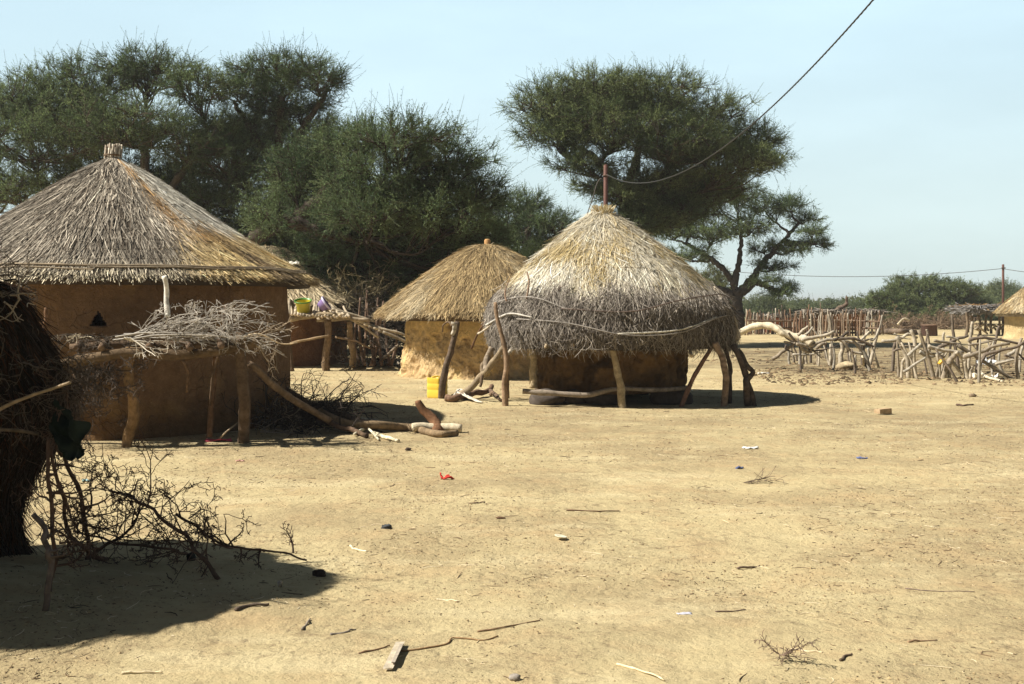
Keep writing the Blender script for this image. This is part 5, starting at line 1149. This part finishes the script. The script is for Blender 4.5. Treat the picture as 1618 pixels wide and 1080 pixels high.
tree('acacia_tree', 'open branched acacia with dark bare limbs right of the granary roof', 66,
     [[(1168, 524), (1166, 490), (1163, 462), (1160, 452)], [(1165, 464), (1190, 436), (1214, 405), (1238, 380), (1262, 352)], [(1162, 455), (1143, 425), (1112, 402), (1085, 385)], [(1166, 474), (1140, 456), (1112, 458)], [(1167, 468), (1192, 447), (1218, 455), (1240, 462)], [(1160, 450), (1168, 410), (1172, 370)], [(1238, 382), (1262, 386), (1290, 384)]],
     [(1095, 322, 62, 22), (1160, 312, 60, 18), (1210, 328, 40, 15), (1248, 322, 36, 9), (1060, 362, 40, 22), (1125, 362, 62, 26), (1185, 358, 40, 20), (1270, 346, 26, 10), (1290, 384, 22, 9), (1250, 392, 36, 8), (1222, 420, 34, 8), (1090, 402, 40, 14), (1232, 462, 20, 6), (1250, 455, 14, 5), (1205, 392, 26, 10), (1285, 365, 22, 7), (1100, 455, 16, 8), (1210, 443, 26, 5)], r0=.36, dens=.5,
     leaf=((.068, .115, .050), (.21, .285, .12)), tw=(.3, .6), up=.12, bark=(.06, .05, .045))
tree('acacia_bush', 'yellow green feathery tree standing behind the open branched acacia', 88, [[(1122, 512), (1124, 480), (1126, 440)]], [(1126, 440, 30, 18), (1112, 462, 26, 20), (1140, 466, 24, 20)], r0=.16, group='far bushes', cat='bush', leaf=((.10, .12, .04), (.19, .20, .07)), dens=.7, leafc=.8)
# far bushes on the right
tree('acacia_bush', 'largest round green bush on the skyline, behind the brown brushwood hedge', 94, [[(1455, 510), (1450, 490), (1452, 465)], [(1452, 495), (1410, 480)], [(1452, 495), (1510, 475)]],
     [(1405, 474, 40, 18), (1450, 452, 50, 16), (1510, 460, 40, 16), (1440, 480, 70, 18), (1505, 482, 62, 18), (1470, 497, 90, 14), (1390, 496, 36, 12), (1545, 492, 30, 14)], r0=.2, group='far bushes', cat='bush', leaf=((.10, .14, .058), (.21, .255, .11)), dens=.75, leafc=.8)
for px, py, hw, hh, d, lab in ((1585, 462, 34, 16, 122, 'far tree on the skyline behind the distant utility pole'), (1625, 475, 44, 22, 118, 'far bush cut off by the right edge of the picture'), (1262, 487, 46, 12, 128, 'far rounded bush over the middle of the palisade'), (1322, 486, 42, 11, 150, 'far bush between the dead branch and the big round bush'),
                               (1205, 482, 34, 14, 118, 'far bush just right of the open branched acacia trunk'), (1358, 488, 34, 12, 135, 'far bush touching the left side of the big round bush'), (1560, 482, 40, 14, 112, 'far bush above the brushwood roof of the open shelter')):
    tree('acacia_bush', lab, d, [[(px, 505), (px+2, 495), (px, py)]], [(px, py, hw*.7, hh*.7), (px-hw*.4, py+hh*.7, hw*.6, hh*.6), (px+hw*.4, py+hh*.7, hw*.6, hh*.6), (px, py+hh*1.2, hw, hh*.6)], r0=.16, group='far bushes', cat='bush', leaf=((.11, .145, .07), (.20, .235, .115)), dens=.45, leafc=.8, ll=.15, tw=(.6, 1.1))
# the scrub that closes the horizon
mb = MB()
for k in range(420):
    x = rng.uniform(-260, 330); y = rng.uniform(190, 330); n = 260; h = rng.uniform(1.6, 3.6)
    v = unit(rng.normal(0, 1, (n, 3)))*A(h*1.5, h*1.5, h)*rng.random((n, 1))**.4; v[:, 2] = np.abs(v[:, 2])
    pos = v+A(x, y, 0); ax = unit(rng.normal(0, 1, (n, 3))); s_ = unit(np.cross(ax, rng.normal(0, 1, (n, 3))))
    l = rng.uniform(.5, 1.0, (n, 1))
    q4 = np.stack([pos-ax*l*.5, pos+s_*l*.3, pos+ax*l*.5, pos-s_*l*.3], 1).reshape(-1, 3)
    mb.add(q4, np.arange(n*4).reshape(-1, 4), None, np.repeat(mix3((.07, .095, .045), (.14, .155, .075), rng.random(n)), 4, 0))
tag(mb.build('distant_scrub', M['leaf'], smooth=False), 'hazy belt of distant scrub along the horizon', 'scrub', kind='stuff')

# ---------------------------------------------------------------- litter on the ground
mb = MB(); p = G(705, 759, .0); scrap(mb, p+A(.015, 0, 0), .05, .03, .04, (.55, .06, .045), .3, seed=31); stick(mb, [p+A(-.04, 0, .01), p+A(-.045, .0, .035), p+A(-.05, .01, .055)], .011, .006, (.6, .05, .04), S=6, wob=.3)
tag(mb.build('rag', M['cloth']), 'bright red rag on the bare sand before the fallen logs', 'rag')
def flat_bit(name, px, py, sx, sy, h, c, ang, label, cat, seed, m='cloth'):
    mb = MB(); scrap(mb, G(px, py), sx*.62, sy*.62, h*.55, np.asarray(c)*.85, ang, seed=seed); return tag(mb.build(name, M[m]), label, cat)
flat_bit('plastic_scrap', 1187, 707, .13, .05, .05, (.78, .78, .76), .1, 'white plastic scrap on the sand below the granary right legs', 'scrap', 41)
flat_bit('plastic_scrap', 1206, 590, .20, .10, .06, (.76, .74, .70), 0, 'white plastic sheet on the sand between the granary and the left pen fence', 'scrap', 42)
flat_bit('plastic_scrap', 1170, 739, .06, .03, .045, (.10, .13, .26), .4, 'small dark blue plastic scrap on the sand below the white scrap', 'scrap', 43)
flat_bit('plastic_scrap', 1362, 723, .08, .03, .04, (.16, .20, .38), .1, 'small blue plastic scrap on the open sand right of the white scrap', 'scrap', 44)
flat_bit('plastic_scrap', 139, 761, .07, .03, .04, (.45, .68, .72), .1, 'pale turquoise plastic scrap seen through the thorn branches', 'scrap', 45)
flat_bit('plastic_scrap', 379, 729, .06, .03, .03, (.75, .42, .40), .1, 'pinkish paper scrap on the sand in front of the large hut', 'scrap', 46)
flat_bit('plastic_scrap', 1082, 973, .06, .02, .015, (.62, .62, .72), .1, 'thin pale lilac plastic strip on the near sand', 'scrap', 47)
flat_bit('plastic_scrap', 442, 929, .02, .04, .06, (.52, .45, .36), .2, 'small beige scrap standing in the stack shadow', 'scrap', 48)
p = G(886, 853); mb = MB(); lathe(mb, p+A(0, 0, .006), [(.003, .0), (.035, .0), (.045, .008), (.042, .011), (.032, .005), (.003, .004)], 20, (.70, .64, .48)); v = mb.v[0]; v[:, 2] += (v[:, 0]-p[0])*-.18+.01; mb.v[0] = v
tag(mb.build('lid', M['plastic']), 'cream coloured lid lying tilted on the open sand', 'lid')
p = G(611, 837); bo = thing('shoe', p, 'single dark grey shoe lying on the sand left of the middle', 'shoe')
mb = MB(); blob(mb, p+A(0, 0, .018), (.04, .02, .02), (.05, .055, .06), .12, 1.5, seed=3); v = mb.v[0]; m_ = (v[:, 2] > p[2]+.02) & (np.abs(v[:, 0]-p[0]+.01) < .02) & (np.abs(v[:, 1]-p[1]) < .014); v[m_, 2] -= .016; mb.build('upper', M['rubber'], bo)
mb = MB(); lathe(mb, A(0, 0, 0), [(.004, 0), (.034, 0), (.038, .006), (.036, .014), (.004, .014)], 18, (.03, .03, .03)); v = mb.v[0]; v[:, 0] *= 2.1; mb.v[0] = v*.56+p; mb.build('sole', M['rubber'], bo)
for px, py, r, c, lab, k in ((505, 908, (.055, .05, .045), (.05, .04, .035), 'black charred lump at the right tip of the stack shadow', 1), (302, 893, (.045, .04, .05), (.03, .03, .03), 'black lump hanging low in the thorn branches', 2), (645, 711, (.05, .04, .035), (.07, .05, .04), 'small dark clod on the sand near the fallen trunk', 3), (1537, 626, (.10, .08, .06), (.20, .15, .10), 'brown stone on the sand before the right pen fence', 4), (814, 1074, (.035, .03, .025), (.26, .23, .20), 'grey pebble at the lower edge of the picture', 5), (790, 820, (.05, .02, .015), (.14, .08, .05), 'flat dark brown dung piece on the sand right of the shoe', 6)):
    mb = MB(); r = tuple(q*.68 for q in r); blob(mb, G(px, py, r[2]*.5), r, c, .3, 1.8, seed=k+60); tag(mb.build('clod' if k in (1, 2, 3, 6) else 'stone', M['rock']), lab, 'clod' if k in (1, 2, 3, 6) else 'stone')
mb = MB(); box(mb, G(1395, 655, .05), (.24, .12, .07), .5, (.44, .32, .20), jit=.004); tag(mb.build('brick', M['rock']), 'brown mud brick lying on the open sand right of the granary', 'brick')
mb = MB(); a, b = G(612, 1060, .012), G(632, 1018, .014); c = (a+b)/2; box(mb, c, (np.linalg.norm((b-a)[:2])*.98, .040, .009), math.atan2(b[1]-a[1], b[0]-a[0]), (.48, .41, .31), jit=.0025)
box(mb, c+A(.018, -.01, .012), (np.linalg.norm((b-a)[:2])*.7, .015, .007), math.atan2(b[1]-a[1], b[0]-a[0]), (.36, .31, .25), jit=.002)
tag(mb.build('plank', M['wood']), 'split grey plank lying on the near sand pointing away', 'plank')
for pts, r, c, lab in (
        ([(193, 1062), (225, 1061), (256, 1062)], .011, (.66, .55, .36), 'straight straw coloured stick at the lower left on the sand'),
        ([(895, 806), (940, 806), (978, 804)], .012, (.20, .13, .08), 'thin dark stick lying level on the sand left of the cream lid top'),
        ([(742, 798), (755, 797), (766, 796)], .012, (.16, .10, .07), 'short dark stick on the sand right of the red rag'),
        ([(567, 1031), (592, 1026), (616, 1020)], .008, (.24, .15, .09), 'thin reddish stick left of the grey plank'),
        ([(633, 1028), (670, 1022), (705, 1016), (720, 1007), (760, 1012), (787, 1006)], .009, (.30, .19, .10), 'long wavy brown twig running right from the grey plank'),
        ([(755, 997), (790, 994), (820, 988), (853, 981)], .008, (.26, .17, .10), 'thin straight twig lying above the long wavy twig'),
        ([(522, 1001), (545, 997), (562, 992)], .012, (.20, .17, .14), 'short grey stick at the lower edge of the stack shadow'),
        ([(477, 993), (484, 985), (490, 978)], .012, (.24, .20, .16), 'short thick stick inside the stack shadow near its lower right'),
        ([(372, 970), (400, 962), (425, 960)], .018, (.12, .09, .07), 'dark twisted root lying in the stack shadow'),
        ([(975, 1052), (1010, 1062), (1050, 1080)], .010, (.72, .60, .38), 'long pale straw stalk at the lower edge of the picture, centre'),
        ([(1165, 900), (1185, 897), (1200, 893)], .012, (.17, .12, .09), 'short dark stick on the near sand right of the middle'),
        ([(1430, 932), (1480, 936), (1540, 940)], .006, (.20, .15, .12), 'long thin dark twig on the sand at the lower right'),
        ([(1250, 1031), (1280, 1034), (1300, 1036)], .009, (.72, .60, .40), 'pale stalk beside a dark tangle of twigs at the lower right'),
        ([(1327, 1050), (1336, 1045), (1345, 1040)], .012, (.14, .10, .07), 'stubby dark stick near the pale stalk at lower right'),
        ([(1130, 967), (1155, 966), (1178, 963)], .007, (.18, .13, .10), 'straight thin twig on the sand above the lilac strip'),
        ([(1435, 1015), (1455, 1013), (1480, 1010)], .010, (.30, .20, .12), 'brown stick on the sand in the lower right corner'),
        ([(1350, 832), (1365, 838), (1382, 840)], .0, (0, 0, 0), ''),
        ([(553, 864), (565, 869), (580, 872)], .012, (.74, .66, .48), 'bleached forked splinter on the sand below the dark shoe'),
        ([(1512, 640), (1525, 641), (1538, 639)], .03, (.12, .08, .06), 'dark stick on the sand below the right pen fence'),
        ([(690, 945), (710, 946), (727, 948)], .008, (.74, .64, .44), 'pale stalk on the sand right of the stack shadow tip')):
    if r == 0: continue
    log('stick', [G(x, y, r*.45) for x, y in pts], r*.62, r*.36, c, lab, 'stick', m='wood', S=6, K=5*len(pts), wob=.35)
P, R, C = [], [], []
for k in range(7): shrub_branch(P, R, C, G(1235, 1050, .02), (rng.normal(.2, 1), rng.normal(0, .4), rng.uniform(0, .25)), rng.uniform(.07, .17), .0028, 2, colr=(.17, .12, .09), minr=.0015)
mb = MB(); tubes(mb, np.array(P), np.array(R), np.array(C), 4); tag(mb.build('thorn_branch', M['twig']), 'small dark tangle of twigs on the sand at the lower right', 'branch')
P, R, C = [], [], []
for k in range(6): shrub_branch(P, R, C, G(1175, 762, .01), (1, .25+rng.normal(0, .25), rng.uniform(0, .1)), rng.uniform(.2, .4), .0035, 1, zig=.06, colr=(.20, .15, .11), minr=.002)
mb = MB(); tubes(mb, np.array(P), np.array(R), np.array(C), 4); tag(mb.build('thorn_branch', M['twig']), 'faint fan shaped dry twig spray on the open sand below the granary', 'branch')
# fine litter nobody could count
def spread(n, d0, d1, pw=1.0, thr=-.12):
    d = d0*(d1/d0)**(rng.random(n)**pw); x = d*rng.uniform(-.60, .60, n)
    k = fbm(np.stack([x, d, 0*x], -1), .5, 3, 150)+.4*rng.normal(0, .2, n)
    keep = k > thr; return x[keep], d[keep]
def lie(n, d0, d1, L, r, cols, name, label, K=4, curl=.25, rise=.3, w=None):
    x, y = spread(n, d0, d1); n = len(x); a = rng.random(n)*6.283; l = L[0]*(L[1]/L[0])**(rng.random(n)**1.6)
    u = np.linspace(-.5, .5, K); cu = rng.normal(0, curl, n)
    lx = x[:, None]+np.cos(a[:, None]+cu[:, None]*u*4)*l[:, None]*u; ly = y[:, None]+np.sin(a[:, None]+cu[:, None]*u*4)*l[:, None]*u
    rr = r*rng.uniform(.5, 1.6, n)*(1+.06*y)
    lz = gh(lx, ly)+rr[:, None]*.7+np.abs(rng.normal(0, rise, (n, 1)))*rr[:, None]*(u+.5)*3
    mb = MB(); c = mix3(cols[0], cols[1], rng.random(n)); tubes(mb, np.stack([lx, ly, lz], -1), np.outer(rr, [.7, 1, .9, .5][:K]), c, 3)
    tag(mb.build(name, M['litter']), label, 'litter', kind='stuff')
lie(4500, 3.6, 30, (.012, .15), .0015, ((.07, .05, .035), (.24, .165, .10)), 'twig_litter', 'dark broken twigs strewn over the sand')
lie(6500, 3.6, 26, (.015, .16), .0012, ((.60, .48, .29), (.80, .70, .50)), 'straw_litter', 'pale straw stalks strewn over the sand')
lie(42000, 3.6, 34, (.004, .022), .0014, ((.07, .052, .035), (.32, .235, .145)), 'chaff_litter', 'dark chaff and bark crumbs strewn over the sand', curl=.1)
oct_v = np.array([(1, 0, 0), (0, 1, 0), (-1, 0, 0), (0, -1, 0), (0, 0, 1), (0, 0, -1)], float)
oct_t = np.array([(0, 1, 4), (1, 2, 4), (2, 3, 4), (3, 0, 4), (1, 0, 5), (2, 1, 5), (3, 2, 5), (0, 3, 5)])
def pebbles(x, y, r, cols, name, label, sq=.6):
    n = len(x); v = oct_v[None]*(r[:, None, None]*rng.uniform(.6, 1.4, (n, 6, 3)))*A(1, 1, sq)
    a = rng.random(n)*6.283; ca, sa = np.cos(a)[:, None], np.sin(a)[:, None]
    v = np.stack([v[..., 0]*ca-v[..., 1]*sa, v[..., 0]*sa+v[..., 1]*ca, v[..., 2]], -1)+np.stack([x, y, gh(x, y)+r*.15], -1)[:, None]
    mb = MB(); t = (np.arange(n)[:, None, None]*6+oct_t).reshape(-1, 3)
    mb.add(v.reshape(-1, 3), None, t, np.repeat(mix3(cols[0], cols[1], rng.random(n)), 6, 0)); tag(mb.build(name, M['litter'], smooth=False), label, 'litter', kind='stuff')
x, y = spread(26000, 3.6, 34); pebbles(x, y, .0022*(4 ** rng.random(len(x))**2)*(1+.05*y), ((.16, .11, .065), (.50, .38, .21)), 'gravel_litter', 'small pebbles and crumbs of earth on the sand')
n = 5200; y = 22.5+rng.gamma(2.2, 3.0, n); x = 5.5+rng.uniform(0, 1, n)*(y*.56-3.5); ok = (fbm(np.stack([x, y, 0*x], -1), .6, 3, 160) > -.12)
pebbles(x[ok], y[ok], .015*(5 ** rng.random(ok.sum())**2.2), ((.07, .05, .03), (.26, .185, .11)), 'dung_litter', 'dark dung clods trampled over the pen floor')

# ---------------------------------------------------------------- dusty air
hz = MB(); v = np.array([[x, y, z] for x in (-9000, 9000) for y in (-9000, 9000) for z in (-1.2, 16)], float)
hz.add(v, [(0, 1, 3, 2), (4, 6, 7, 5), (0, 4, 5, 1), (2, 3, 7, 6), (0, 2, 6, 4), (1, 5, 7, 3)])
hm = bpy.data.materials.new('dusty_air'); hm.use_nodes = True; n_ = hm.node_tree.nodes; n_.remove(n_['Principled BSDF'])
pv = n_.new('ShaderNodeVolumePrincipled'); pv.inputs['Color'].default_value = (.93, .96, 1, 1); pv.inputs['Density'].default_value = .0005; pv.inputs['Anisotropy'].default_value = .2
hm.node_tree.links.new(pv.outputs['Volume'], n_['Material Output'].inputs['Volume'])
tag(hz.build('haze', hm, smooth=False), 'thin dusty air over the plain', 'haze', kind='stuff')
